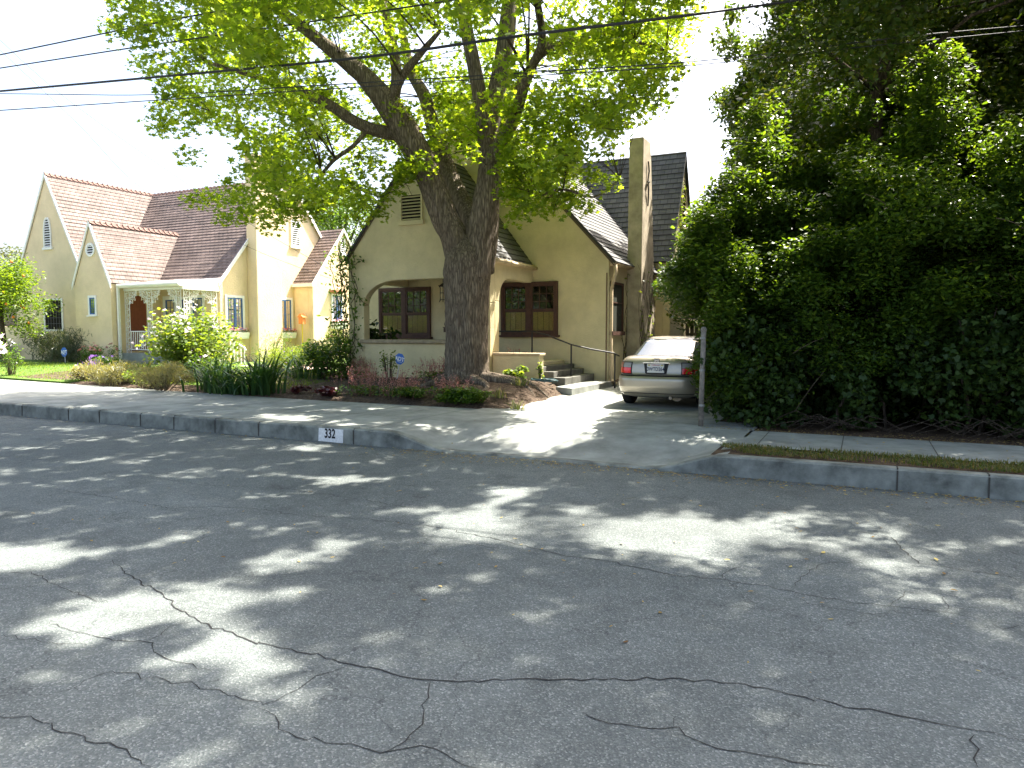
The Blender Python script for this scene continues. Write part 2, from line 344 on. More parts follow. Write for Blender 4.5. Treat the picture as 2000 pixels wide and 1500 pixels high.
# ------------------------------------------------------------------ the ground
KY = 8.68; TOP = .24
def kp(x):                                   # how high the kerb stands along the street (dips at the driveway)
    return 1-.9*smooth((x+6.35)/1.05)*(1-smooth((x+2.35)/.95))
def pave(x, y): return TOP*max(kp(x), smooth((y-KY+.12)/1.75))
def span(a, b, s): n = max(1, int(round((b-a)/s))); return [a+(b-a)*i/n for i in range(n+1)]
mb = MB(); mb.add([(-600, -500, -.09), (600, -500, -.09), (600, 900, -.09), (-600, 900, -.09)], [(0, 1, 2, 3)])
tag(mb.build('ground', M['soil']), kind='structure')
road = grid('road', [-250, -60, -30]+span(-24, 12, 2)+[30, 60, 250], [-40, -12, -6, 0, 3, 6, KY+.02], lambda x, y: 0., M['asphalt']); tag(road, kind='structure')
xs = [-200, -100, -60, -40, -30]+span(-25, -7, .75)+span(-6.9, -.8, .1)+span(-.5, 12, .75)+[20, 40, 100, 200]
mb = MB()
prof = lambda x: [(KY, -.05), (KY+.012, TOP*kp(x)-.022), (KY+.035, TOP*kp(x)), (KY+.16, TOP*kp(x)+.002)]
vs = []; 
for x in xs: vs += [(x, y, z) for y, z in prof(x)]
mb.add(vs, [(4*i+k, 4*i+4+k, 4*i+5+k, 4*i+1+k) for i in range(len(xs)-1) for k in range(3)])
kerb = tag(mb.build('kerb', M['kerb'], smoothed=False), kind='structure')
jb = MB()
for u in (45, 135, 195, 275, 340, 420, 505, 690, 1752, 1932):
    x = at(u, 850 if u < 1000 else 950, Y=KY).x; h = TOP*kp(x)
    jb.box(x-.008, x+.008, KY-.003, KY+.02, 0.004, h-.02); jb.box(x-.008, x+.008, KY+.02, KY+.16, h-.02, h+.0045)
jb.build('kerb_joint', M['joint'], kerb)
def far_edge(x): return 12.05+max(0, -x-11)*.085
def swz(x, y): return pave(x, y)
# left pavement, driveway apron and driveway in one sheet, right pavement
xa = [-200, -100, -60, -40]+span(-30, -7.5, .75)+span(-7.3, -.7, .12)+span(0, 12, 1)+[30, 100, 200]
def pav_grid(name, xs, ys, m):
    nx = len(xs); mb = MB()
    mb.add([(x, yv, swz(x, yv)) for t in ys for x in xs for yv in [t(x) if callable(t) else t]], [(j*nx+i, j*nx+i+1, (j+1)*nx+i+1, (j+1)*nx+i) for j in range(len(ys)-1) for i in range(nx-1)])
    return tag(mb.build(name, m, smoothed=True), kind='structure')
def ramp(k, n=16): return lambda x: KY+.16+(far_edge(x)-KY-.16)*k/n
pavement = pav_grid('pavement', [x for x in xa if x < -1.4], [ramp(k) for k in range(17)], M['concrete'])
pav2 = grid('pavement', [-1.46]+span(-1, 12, 1)+[30, 200], [9.58, 10.3, 11.15], lambda x, y: TOP, M['concrete']); tag(pav2, kind='structure')
pav3 = grid('pavement', span(-2.3, -1.42, .11), [10.3, 11.2, 12.1], lambda x, y: TOP-.004, M['concrete']); tag(pav3, kind='structure')
drive = grid('driveway', span(-6.6, -2.1, .3), [12.0, 13, 14, 16, 18, 20, 24, 28, 36], lambda x, y: TOP-.003+max(0, y-12.1)*.006, M['concrete']); tag(drive, kind='structure')
jb = MB()
for x in (-23.2, -21.7, -20.2, -18.7, -17.2, -15.7, -14.2, -12.7, -11.2, -9.7, -8.2, -6.75):
    pts = [(x+s, y, swz(x, y)+.003) for y in (KY+.17, far_edge(x)-.02) for s in (-.007, .007)]
    jb.add(pts, [(0, 1, 3, 2)])
for y in (10.35,):
    jb.add([(-25, y, TOP+.003), (-6.6, y, TOP+.003), (-6.6, y+.01, TOP+.003), (-25, y+.01, TOP+.003)], [(0, 1, 2, 3)])
for x in (-1.2, -.2, .85, 1.9, 3): jb.add([(x, 9.6, TOP+.003), (x+.012, 9.6, TOP+.003), (x+.012, 11.13, TOP+.003), (x, 11.13, TOP+.003)], [(0, 1, 2, 3)])
jb.add([(-5.6, 12.02, TOP+.003), (-2.3, 11.5, TOP+.003), (-2.3, 11.515, TOP+.003), (-5.6, 12.035, TOP+.003)], [(0, 1, 2, 3)])
jb.build('pavement_joint', M['joint'], pavement)
# road cracks traced as dark strips lying on the asphalt
CR = [
 ([(215, 1095), (250, 1120), (300, 1150), (350, 1185), (395, 1215), (450, 1238), (530, 1262), (600, 1278), (690, 1298), (760, 1315), (800, 1327), (900, 1330), (1050, 1329), (1200, 1328), (1330, 1326), (1430, 1333), (1560, 1360), (1700, 1388), (1850, 1415), (2005, 1447)], .013),
 ([(840, 1330), (830, 1390), (825, 1430), (740, 1475)], .008), ([(690, 1298), (620, 1325), (560, 1360), (510, 1382), (420, 1345), (330, 1330), (210, 1312), (130, 1350)], .007),
 ([(0, 1400), (70, 1405), (110, 1425), (190, 1450), (250, 1465), (272, 1490), (300, 1500)], .009),
 ([(0, 1120), (60, 1118), (125, 1150), (170, 1168), (210, 1178)], .008), ([(90, 1215), (150, 1235), (220, 1252), (290, 1255), (310, 1280), (360, 1295), (415, 1312)], .008),
 ([(290, 1252), (340, 1225), (390, 1212)], .006), ([(510, 1382), (560, 1432), (640, 1450), (740, 1472), (830, 1455), (905, 1490), (960, 1505)], .008),
 ([(70, 950), (150, 962), (280, 983), (330, 993), (420, 990), (520, 995), (570, 1005), (720, 1015), (850, 1030), (960, 1052), (1100, 1085), (1200, 1098), (1300, 1122), (1400, 1133), (1500, 1146), (1560, 1160), (1650, 1175), (1740, 1185), (1850, 1195), (1925, 1212), (2000, 1222)], .010),
 ([(280, 930), (400, 948), (560, 955), (700, 975), (800, 992), (860, 995)], .009),
 ([(1660, 1035), (1740, 1050), (1790, 1100), (1960, 1125), (2005, 1140)], .010), ([(1130, 1395), (1160, 1402), (1240, 1421), (1318, 1419), (1350, 1448), (1450, 1473), (1520, 1480), (1650, 1502)], .009),
 ([(1318, 1419), (1320, 1400)], .006), ([(1893, 1432), (1905, 1462), (1910, 1500)], .009), ([(1550, 1160), (1580, 1180), (1700, 1200), (1780, 1210)], .006),
 ([(1740, 1185), (1770, 1155), (1820, 1165)], .006), ([(1925, 1215), (1960, 1228), (1990, 1222)], .007), ([(1545, 1147), (1570, 1125), (1610, 1100), (1690, 1098)], .006),
 ([(1400, 1132), (1420, 1115), (1445, 1108)], .006), ([(1000, 1075), (900, 1062)], .006), ([(1850, 1195), (1845, 1165)], .006), ([(0, 1240), (80, 1255), (170, 1262)], .005)]
cb = MB(); rc = random.Random(3)
for line, wd in CR:
    P3 = [at(u, v, Z=.0) for u, v in line]; pts = []
    for a, b in zip(P3, P3[1:]):
        n = max(2, int((b-a).length/.05))
        for i in range(n): pts.append(a.lerp(b, i/n)+Vector((rc.gauss(0, .012), rc.gauss(0, .012), 0)))
    pts.append(P3[-1]); vs = []; L_ = len(pts)
    for i, p in enumerate(pts):
        d = pts[min(i+1, L_-1)]-pts[max(i-1, 0)]; d.normalize(); q = Vector((-d.y, d.x, 0))*wd*rc.uniform(.2, .42)*min(1, 8*i/L_+.25, 8*(L_-1-i)/L_+.25)
        vs += [(p.x+q.x, p.y+q.y, .0035), (p.x-q.x, p.y-q.y, .0035)]
    cb.add(vs, [(2*i, 2*i+1, 2*i+3, 2*i+2) for i in range(L_-1)])
cb.build('road_crack', M['crack'], road)
# yard surfaces
def yard(x, y): return .235+.2*smooth((y-12.3)/4)+.02*math.sin(x*1.3)*math.sin(y*1.1)*smooth((y-12.3)/2)
def mulch_z(x, y):
    edge = -5.62-.13*(y-12.1)+.06*math.sin(y*5)
    side = smooth((edge-x)/.9); front = smooth((y-far_edge(x)+.03*math.sin(x*7)+.03)/.35)
    hump = .22*math.exp(-((x+8.2)/2.2)**2-((y-14.4)/1.7)**2)
    return .19+(.055+.03*front+(yard(x, y)-.235)*1.0+hump*front)*side*front
mulch = grid('mulch_bed', span(-24, -5.3, .16), span(11.9, 17.4, .16), mulch_z, M['mulch']); tag(mulch, kind='structure')
def lawn_z(x, y): return yard(x, y)+.04
ys_ = span(13.35, 40, 1)
lw = MB(); 
for poly in ([(-14.8, 13.25), (-12.75, 13.5), (-12.45, 14.6), (-13.2, 15.6), (-13.4, 40), (-33, 40), (-33, 18.4), (-20.2, 18.0), (-19.6, 14.0)], [(-90, 18.3), (-90, 15.5), (-30, 13.72), (-20.9, 12.95), (-19.9, 13.5), (-19.9, 18.1), (-33, 18.4), (-33, 21)]):
    lw.prism([(x, y, lawn_z(x, y)) for x, y in poly], (0, 0, -.25))
lawn = tag(lw.build('lawn', M['lawn']), kind='structure')
tag(grid('garden_soil', [-200, -60]+span(-34, -5.9, 1.2), [17.3, 20, 24, 30, 60, 200], lambda x, y: .40, M['soil']), kind='structure')
tag(grid('garden_soil', span(-2.25, 12, 1)+[40, 200], [11.12, 12, 14, 20, 60, 200], lambda x, y: .225, M['soil']), kind='structure')
p0 = MB(); p0.add([(-20.5, 19.2, .5), (-16.5, 18.2, .5), (-16.2, 19.3, .5), (-20.5, 20.4, .5)], [(0, 1, 2, 3)]); tag(p0.build('path', M['gravel_path']), kind='structure')
# verge: soil strip with short grass between kerb and right pavement
tag(grid('verge', [-1.62, -1.4, -1.0]+span(-.5, 12, 1)+[40, 200], [KY+.16, 9.2, 9.585], lambda x, y: TOP+.012 if KY+.2 < y < 9.5 and x > -1.6 else TOP-.02, M['soil']), kind='structure')
g = []
for i in range(9000):
    x = R.uniform(-1.6, 4); y = R.uniform(8.9, 9.6)
    if x < -1.2 and y < 8.9+(-1.2-x)*1.1: continue
    if math.sin(x*3.1+y*5)+math.sin(x*7.3)*.6+R.normal()*.6 > 1.0: continue
    g.append((x, y, TOP+.01))
o = blades('verge_grass', g, .055, .008, M['drygrass'], lean=1.0, seed=4, seg=2); tag(o, 'patchy short grass on the verge beside the right kerb', 'grass', kind='stuff')
g = [(R.uniform(-19.5, -12.6), R.uniform(13.3, 18), 0) for _ in range(9000)]+[(R.uniform(-32, -19.2), R.uniform(13.1, 18.2), 0) for _ in range(9000)]
g = [(x, y, lawn_z(x, y)) for x, y, _ in g if not (x > -13.4 and y > 15) and y > (13.3 if x > -19.2 else 12.9) and y > far_edge(x)+.1]
o = blades('lawn_grass', g, .07, .012, M['grass'], lean=.7, seed=5, seg=2); tag(o, 'short bright green lawn grass in front of the left house', 'grass', kind='stuff')
pts = []
for i in range(9000):
    x = R.uniform(-19, -5.5); y = R.uniform(12.0, 16)
    if x < -12.5 and y > 13.2: continue
    pts.append((x, y, mulch_z(x, y)+.012))
tag(leaves('bark_chips', pts, .05, M['chips'], shape='quad', up=2.5, var=.6, seed=2), 'brown bark chips covering the mulch bed round the maple', 'bark chips', kind='stuff')
pts = []
for i in range(1500): pts.append((R.uniform(-6, 4), KY-abs(R.normal())*.22-.02, .012))
for i in range(160): pts.append((R.uniform(-16, -6), KY-abs(R.normal())*.15-.02, .012))
for i in range(260): pts.append((R.uniform(-7, 4.), R.uniform(3.5, 8.6), .01))
for i in range(60): 
    x, y = R.uniform(-6, -1.7), R.uniform(9, 13.5); pts.append((x, y, pave(x, y)+.012))
for i in range(1500): pts.append((R.uniform(-2.2, 5), 11.1+abs(R.normal())*.35, .245))
for i in range(120): pts.append((R.uniform(-1.5, 5), R.uniform(9.7, 11.1), TOP+.01))
tag(leaves('fallen_leaves', pts, .033, M['litter'], shape='oval', up=3, var=.6, seed=3), 'small dry fallen leaves along the gutter and under the hedge', 'fallen leaves', kind='stuff')
for u, v in ((960, 1078), (1608, 1078), (1217, 985), (1420, 1093), (1828, 1092)):
    p = at(u, v, Z=.012); o = leaves('fallen_leaf', [p], .05, plain('yellow_leaf', (.34, .27, .08)), shape='oval', up=3, seed=u)
    tag(o, {960: 'curled yellow leaf on the asphalt in front of the maple shadow', 1608: 'yellow leaf on the asphalt right of the long sunlit patch', 1217: 'small yellow leaf near the gutter below the driveway apron', 1420: 'yellow leaf at the lower edge of the large sunlit patch', 1828: 'pale leaf in the shade at the far right of the road'}[u], 'leaf', 'single fallen leaves on the road')

# ------------------------------------------------------------------ building helpers
def clip(poly, t0, t1):
    def half(P, k, keep_ge):
        out = []
        for i in range(len(P)):
            a, b = P[i-1], P[i]; ia = (a[1] >= k) == keep_ge; ib = (b[1] >= k) == keep_ge
            if ia != ib: s = (k-a[1])/(b[1]-a[1]); out.append((a[0]+(b[0]-a[0])*s, k))
            if ib: out.append(b)
        return out
    P = half(poly, t0, True)
    return half(P, t1, False) if P else P
def shingled(mb, pts, course=.2, lift=.018, thick=.06):
    """pts: roof polygon in 3D; the first edge pts[0]->pts[1] runs along the eave. Courses of shingles overlap up the slope."""
    p = [Vector(q) for q in pts]; e = (p[1]-p[0]).normalized(); n = (p[1]-p[0]).cross(p[2]-p[0]).normalized()
    if n.z < 0: n = -n
    s = n.cross(e).normalized(); s = s if s.z > 0 else -s
    q2 = [((q-p[0]).dot(e), (q-p[0]).dot(s)) for q in p]; tmax = max(t for _, t in q2); t = min(t for _, t in q2); rr = random.Random(int(tmax*100))
    mb.prism([q-n*thick for q in p], n*(thick-.004))
    while t < tmax-.01:
        c = clip(q2, t, t+course)
        if len(c) >= 3:
            jit = rr.uniform(.8, 1.25)
            vs = [p[0]+e*a+s*b+n*lift*jit*(1-(b-t)/course) for a, b in c]
            mb.add(vs, [tuple(range(len(c)))], 0, [[(a, b+.001) for a, b in c]])
            low = [(a, b) for a, b in c if abs(b-t) < 1e-6]
            if len(low) >= 2:
                a0 = min(low)[0]; a1 = max(low)[0]
                mb.add([p[0]+e*a0+s*t, p[0]+e*a1+s*t, p[0]+e*a1+s*t+n*lift*jit, p[0]+e*a0+s*t+n*lift*jit], [(0, 1, 2, 3)], 0, [[(a0, t), (a1, t), (a1, t+.01), (a0, t+.01)]])
        t += course
def arch_pts(x0, x1, zs, zt, rx, n=10):      # flattened arch outline from (x0, zs) over the top to (x1, zs)
    L_ = [(x0+rx-rx*math.cos(math.pi/2*i/n), zs+(zt-zs)*math.sin(math.pi/2*i/n)) for i in range(n+1)]
    return L_+[(x0+x1-a, b) for a, b in L_[::-1]]
def sash_window(house, fr, w_, h_, name='window', style='brown'):
    """double-hung pair: frame, sashes, panes over a black sheet painted as an unlit room with shutters behind the lower half. fr: lower-left corner on the wall, local y = outwards"""
    mb = MB(fr); t = .085
    mb.box(-t, 0, 0, .075, -t, h_+t); mb.box(w_, w_+t, 0, .075, -t, h_+t); mb.box(0, w_, 0, .075, h_, h_+t); mb.box(0, w_, 0, .075, -t, 0)
    mb.box(w_/2-.07, w_/2+.07, 0, .068, 0, h_)
    f = mb.build(name, M['brown_wood'], house, bevel=.006)
    s = MB(fr); s.box(-t-.06, w_+t+.06, 0, .14, -t-.06, -t+.002); s.build('sill', M['brown_wood'], f, bevel=.006)
    for x0, x1 in ((0, w_/2-.07), (w_/2+.07, w_)):
        a = MB(fr); hm = h_*.46; q = .045
        for z0, z1, yy in ((0, hm, .03), (hm, h_, .045)):
            a.box(x0, x0+q, .012, yy+.012, z0, z1); a.box(x1-q, x1, .012, yy+.012, z0, z1); a.box(x0+q, x1-q, .012, yy+.012, z0, z0+q); a.box(x0+q, x1-q, .012, yy+.012, z1-q, z1)
        gw = (x1-x0-2*q)/3
        for i in (1, 2): a.box(x0+q+gw*i-.011, x0+q+gw*i+.011, .03, .05, hm+q, h_-q)
        zz = (hm+q+h_-q)/2; 
        for k_ in (1, 2): z3 = hm+q+(h_-hm-2*q)*k_/3; a.box(x0+q, x1-q, .031, .049, z3-.01, z3+.01)
        a.build('sash', M['brown_wood'], f)
        d = MB(fr); d.box(x0, x1, .001, .005, 0, h_); d.build('painted_dark_interior', M['shade_and_screen_black'], f)  # black sheet on the solid wall stands in for the unlit room
        sh = MB(fr); n = 4; pw = (x1-x0-.04)/n
        for i in range(n):
            xa_ = x0+.02+i*pw; sh.box(xa_+.006, xa_+pw-.006, .006, .011, .03, hm*.98)
            for z_ in (.03, hm*.94): sh.box(xa_+.006, xa_+pw-.006, .011, .013, z_, z_+.035)
        sh.build('shutter', M['shutter'], f)
        p_ = MB(fr); p_.box(x0+q*.6, x1-q*.6, .026, .029, q*.6, hm-q*.4); p_.box(x0+q*.6, x1-q*.6, .038, .041, hm+q*.4, h_-q*.6); p_.build('pane', M['glass'], f)
    return f
def casement(house, fr, w_, h_, casing=.12, leaves_=2, cols=2, rows=4, name='window', sill=True):
    mb = MB(fr); c = casing
    mb.box(-c, 0, 0, .05, -c*.4, h_+c); mb.box(w_, w_+c, 0, .05, -c*.4, h_+c); mb.box(0, w_, 0, .05, h_, h_+c); mb.box(0, w_, 0, .05, -c*.4, 0)
    f = mb.build(name, M['white'], house, bevel=.006)
    if sill: s = MB(fr); s.box(-c-.04, w_+c+.04, 0, .11, -c*.4-.05, -c*.4); s.build('sill', M['white'], f, bevel=.006)
    d = MB(fr); d.box(0, w_, .001, .006, 0, h_); d.build('curtain', M['curtain'], f)
    lw_ = w_/leaves_
    for k in range(leaves_):
        x0 = k*lw_; a = MB(fr); q = .05
        a.box(x0, x0+q, .01, .045, 0, h_); a.box(x0+lw_-q, x0+lw_, .01, .045, 0, h_); a.box(x0+q, x0+lw_-q, .01, .045, 0, q); a.box(x0+q, x0+lw_-q, .01, .045, h_-q, h_)
        a.build('blue_sash', M['blue'], f)
        b = MB(fr)
        for i in range(1, cols): xx = x0+q+(lw_-2*q)*i/cols; b.box(xx-.007, xx+.007, .021, .03, q, h_-q)
        for i in range(1, rows): zz = q+(h_-2*q)*i/rows; b.box(x0+q, x0+lw_-q, .022, .029, zz-.007, zz+.007)
        b.build('glazing_bar', M['blue'], f)
        g_ = MB(fr); g_.box(x0+q*.7, x0+lw_-q*.7, .016, .019, q*.7, h_-q*.7); g_.build('pane', M['glass'], f)
    return f
def louvre(house, fr, w_, h_, m, shape='rect', n=10, name='vent'):
    mb = MB(fr); b = MB(fr)
    if shape == 'rect':
        t = .05; mb.box(-t, 0, 0, .05, -t, h_+t); mb.box(w_, w_+t, 0, .05, -t, h_+t); mb.box(0, w_, 0, .05, h_, h_+t); mb.box(-t-.05, w_+t+.05, 0, .09, -t-.06, 0)
        half = lambda z: (0, w_)
    elif shape == 'lancet':
        def half(z):
            k = z/h_; s = 1 if k < .45 else math.sqrt(max(0, 1-((k-.45)/.55)**1.6))
            return (w_/2-w_/2*s, w_/2+w_/2*s)
        zs_ = [h_*i/14 for i in range(15)]; out = [(half(z)[0], z) for z in zs_]; ins = [(half(z)[1], z) for z in zs_]
        for side, sg in ((out, -1), (ins, 1)):
            for (a0, z0), (a1, z1) in zip(side, side[1:]):
                mb.prism([(a0, 0, z0), (a0+sg*.07, 0, z0), (a1+sg*.07, 0, z1+.02), (a1, 0, z1)], (0, .05, 0))
        mb.box(-.13, w_+.13, 0, .08, -.1, 0)
    else:
        r0 = w_/2; N = 20
        for i in range(N):
            a, c_ = 2*math.pi*i/N, 2*math.pi*(i+1)/N
            mb.prism([(w_/2+rr_*math.cos(t_), 0, h_/2+rr_*math.sin(t_)) for rr_, t_ in ((r0, a), (r0+.08, a), (r0+.08, c_), (r0, c_))], (0, .05, 0))
        def half(z): s = math.sqrt(max(0, r0*r0-(z-h_/2)**2)); return (w_/2-s, w_/2+s)
    f = mb.build(name, m, house)
    N = 16; L_ = [(half(h_*i/N)[0], h_*i/N) for i in range(N+1)]+[(half(h_*i/N)[1], h_*i/N) for i in range(N, -1, -1)]
    b.prism([(x, .001, z) for x, z in L_], (0, .004, 0)); b.build('dark_backing', M['shade_and_screen_black'], f)
    s = MB(fr)
    for i in range(n):
        z = h_*(i+.5)/n; x0, x1 = half(z)
        if x1-x0 > .05: s.prism([(x0, .006, z+h_/n*.12), (x0, .045, z-h_/n*.28), (x0, .05, z-h_/n*.16), (x0, .006, z+h_/n*.26)], (x1-x0, 0, 0))
    s.build('slat', m, f)
    return f
BACK = Vector((0, 1, 0))
# ------------------------------------------------------------------ the tan stucco house
H = thing('stucco_house', (-10.6, 20, .3), 'tan stucco house with steep dark shingled gables and a tall slab chimney behind the maple', 'house')
PX0, PX1, PY, GY, GX0, GX1, GC = -12.8, -8.38, 15.93, 18.5, -14.75, -6.14, -10.6
zg = lambda x: 8.55-1.076*abs(x-GC)                      # rake of the big gable
zp = lambda x: 6.46-1.22*abs(x+10.59)                   # rake of the porch gable
wl = MB()
ZB = .15
# porch front with arched opening
AX0, AX1, AS = -12.28, -8.78, 1.42
arch = arch_pts(AX0, AX1, 2.45, 3.1, 1.1)
wl.prism([(PX0, PY, ZB), (AX0, PY, ZB), (AX0, PY, 2.45), (PX0, PY, 2.45)], (0, .26, 0))
wl.prism([(AX1, PY, ZB), (PX1, PY, ZB), (PX1, PY, 2.45), (AX1, PY, 2.45)], (0, .26, 0))
wl.prism([(AX0, PY, ZB), (AX1, PY, ZB), (AX1, PY, AS), (AX0, PY, AS)], (0, .26, 0))
wl.prism([(PX0, PY, 2.45)]+[(x, PY, z) for x, z in arch]+[(PX1, PY, 2.45), (PX1, PY, zp(PX1)), (-10.59, PY, 6.46), (PX0, PY, zp(PX0))], (0, .26, 0))
# porch side wall on the right, arched
B0, B1 = PY+.26+.25, GY-.02
sa = [(B0+.55-.55*math.cos(math.pi/2*k/8), 2.5+.6*math.sin(math.pi/2*k/8)) for k in range(9)]+[(GY-.01, 3.1)]
for xw, dx in ((PX1, -.26), (PX0, .26)):
    wl.prism([(xw, PY+.26, ZB), (xw, B0, ZB), (xw, B0, 2.5), (xw, PY+.26, 2.5)], (dx, 0, 0))
    wl.prism([(xw, PY+.26, 2.5)]+[(xw, y, z) for y, z in sa]+[(xw, GY-.01, 3.62), (xw, PY+.26, 3.62)], (dx, 0, 0))
wl.box(PX0, PX0+.26, B0, GY-.01, ZB, 1.42)
# big gable wall and right side wall, rear wing
wl.prism([(GX0, GY, ZB), (GX1, GY, ZB), (GX1, GY, zg(GX1)), (GC, GY, 8.55), (GX0, GY, zg(GX0))], (0, .25, 0))
wl.prism([(GX1, GY+.25, ZB), (GX1, 27, ZB), (GX1, 27, 3.7), (GX1, GY+.25, 3.7)], (-.25, 0, 0))
wl.box(GX0, GX0+.25, GY+.25, 27, ZB, 3.7)
RY, RX = 25.0, -5.66
wl.prism([(RX, 23.35, ZB), (RX, 26.7, ZB), (RX, 26.7, 4.2), (RX, RY, 7.72), (RX, 23.35, 4.2)], (-.25, 0, 0))
wl.prism([(RX-.25, 23.35, ZB), (GX1-.3, 23.35, ZB), (GX1-.3, 23.35, 4.2), (RX-.25, 23.35, 4.2)], (0, .2, 0))
wall = wl.build('wall', M['stucco'], H, bevel=.02)
fl = MB(); fl.box(PX0+.26, PX1-.26, PY+.26, GY-.01, .3, .98); fl.build('porch_floor', M['concrete'], H)
fl = MB(); fl.box(PX0+.26, PX1-.26, PY+.26, GY-.01, 3.3, 3.36); fl.build('porch_ceiling', M['stucco'], H)
sb = MB(); sb.box(AX0-.08, AX1+.08, PY-.09, PY+.30, AS+.002, AS+.10); sb.build('porch_ledge', mat('ledge_stone', (.36, .29, .19), .9, .15, (6, .35)), H, bevel=.015)
# roofs
rb = MB()
o_ = .16; sl_ = 1.22
for sg in (-1, 1):
    xe = -10.59+sg*(2.2+.1); ze = zp(xe)+.05
    shingled(rb, [(xe, PY-.06, ze), (xe, GY+.02, ze), (-10.59, GY+.02, 6.52), (-10.59, PY-.06, 6.52)] if sg < 0 else [(xe, GY+.02, ze-.22), (xe, PY-.06, ze-.22), (-10.59, PY-.06, 6.52), (-10.59, GY+.02, 6.52)])
for sg in (-1, 1):
    hw = 4.15 if sg < 0 else 4.68
    xe = GC+sg*hw; ze = zg(xe)+.06
    if sg < 0: shingled(rb, [(xe, 28, ze), (xe, GY-.07, ze), (GC, GY-.07, 8.62), (GC, 28, 8.62)])
    else: shingled(rb, [(xe, GY-.07, ze), (xe, 28, ze), (GC, 28, 8.62), (GC, GY-.07, 8.62)])
shingled(rb, [(-12, 23.2, 4.0), (RX+.08, 23.2, 4.0), (RX+.08, RY, 7.86), (-12, RY, 7.86)])
shingled(rb, [(RX+.08, 26.8, 4.0), (-12, 26.8, 4.0), (-12, RY, 7.86), (RX+.08, RY, 7.86)])
roof = rb.build('roof', M['dark_shingle'], H)
tr = MB()
def strip(a, b, hgt, vec): tr.prism([a, b, (b[0], b[1], b[2]-hgt), (a[0], a[1], a[2]-hgt)], vec)
for sg in (-1, 1): xe = -10.59+sg*2.28; strip((xe, PY-.03, zp(xe)-.01), (-10.59, PY-.03, 6.45), .1, (0, .028, 0))
for sg, hw in ((-1, 4.1), (1, 4.6)): xe = GC+sg*hw; strip((xe, GY-.05, zg(xe)+.0), (GC, GY-.05, 8.55), .11, (0, .046, 0))
tr.build('bargeboard', plain('bargeboard_brown', (.12, .09, .06)), H)
gt = MB()                                             # eave gutters and downspout
def gutter(mb, a, b, r=.055):
    a, b = Vector(a), Vector(b); mb.tube([a, b], r, 8)
gutter(gt, (-5.98, GY-.05, 3.58), (-5.98, 20.1, 3.58)); gt.box(-6.12, -6.03, GY, 20.1, 3.5, 3.66)
gt.build('gutter', M['cream_wood'], H, smoothed=True); gt = MB(); gutter(gt, (PX1+.12, PY-.05, 3.5), (PX1+.12, GY-.02, 3.5)); gt.box(PX1+.002, PX1+.07, PY, GY-.02, 3.44, 3.58)
gt.build('gutter', M['cream_wood'], H, smoothed=True); gt = MB(); gt.tube([(-5.98, GY+.06, 3.55), (-5.98, GY+.06, 3.3), (-6.07, GY+.1, 3.05), (-6.08, GY+.1, 2.9)], .05, 8)
gt.build('downspout_elbow', M['cream_wood'], H, smoothed=True)
dp = MB(); dp.box(-6.13, -6.06, GY+.06, GY+.14, .5, 2.95); dp.tube([(-6.1, GY+.1, .55), (-6.06, GY+.08, .42), (-5.95, GY+.02, .34), (-5.85, GY-.02, .33)], .045, 8)
dp.build('downspout', M['cream_wood'], H)
dp = MB(); dp.tube([(GX1-.05, GY-.03, .3), (GX1-.05, GY-.03, 3.3)], .018, 6); dp.build('conduit', plain('conduit_brown', (.2, .13, .08)), H)
# chimney: slab that narrows towards its top
cx0, cx1 = -6.137, -5.72
ch = MB(); prof_ = [(20.12, .2), (20.14, 3.6), (20.2, 7.22), (20.97, 7.22), (21.5, 3.6), (21.83, .2)]
ch.prism([(cx1, y, z) for y, z in prof_], (cx0-cx1, 0, 0)); chim = ch.build('chimney', M['stucco_stain'], H, bevel=.02)
an = MB(); 
an.tube([(cx1+.03, 20.62, 6.62), (cx1+.045, 20.66, 6.35), (cx1+.03, 20.6, 6.1), (cx1+.045, 20.6, 5.85), (cx1+.03, 20.66, 5.6), (cx1+.03, 20.62, 5.35)], .022, 6)
an.tube([(cx1+.04, 20.5, 6.02), (cx1+.04, 20.72, 6.05)], .025, 6); an.build('wall_anchor', M['black_iron'], chim)
cp = MB(); cp.box(cx0+.1, cx1-.1, 20.35, 20.8, 7.225, 7.24); cp.build('flue', M['shade_and_screen_black'], chim)
# vents
fS = lambda x, y, z: frame_of((x, y, z), (1, 0, 0), (0, -1, 0))       # on a wall that faces the street
fE = lambda x, y, z: frame_of((x, y, z), (0, 1, 0), (1, 0, 0))        # on a wall that faces right
louvre(H, fS(-10.98, PY-.001, 4.62), .6, .66, M['stucco'], n=8)
louvre(H, fS(-10.85, GY-.001, 6.85), .55, .75, M['stucco'], n=8)
louvre(H, fE(RX+.001, RY-.32, 5.3), .64, 1.35, M['stucco'], 'lancet', n=10)
sash_window(H, fS(-13.55, GY-.001, 1.66), 1.72, 1.34)
sash_window(H, fS(-9.26, GY-.001, 1.72), 1.58, 1.32)
mb = MB(fE(GX1+.001, 18.66, 1.74)); t = .06; w_, h_ = .95, 1.28
mb.box(-t, 0, 0, .06, -t, h_+t); mb.box(w_, w_+t, 0, .06, -t, h_+t); mb.box(0, w_, 0, .06, h_, h_+t); mb.box(-t-.03, w_+t+.03, 0, .1, -t-.05, 0); mb.box(0, w_, .01, .03, h_*.6, h_*.6+.03)
f = mb.build('window', M['brown_wood'], H); mb = MB(fE(GX1+.001, 18.66, 1.74)); mb.box(0, w_, .002, .012, 0, h_); mb.build('insect_screen', mat('screen', (.055, .06, .045), .9, .1, (160, .4)), f)
mb = MB(); mb.box(-11.28, -10.98, GY-.05, GY-.002, 1.72, 1.86); mb.box(-11.3, -10.96, GY-.06, GY-.002, 1.855, 1.875); mb.build('letter_slot', plain('letter_slot_brown', (.10, .06, .04)), H)
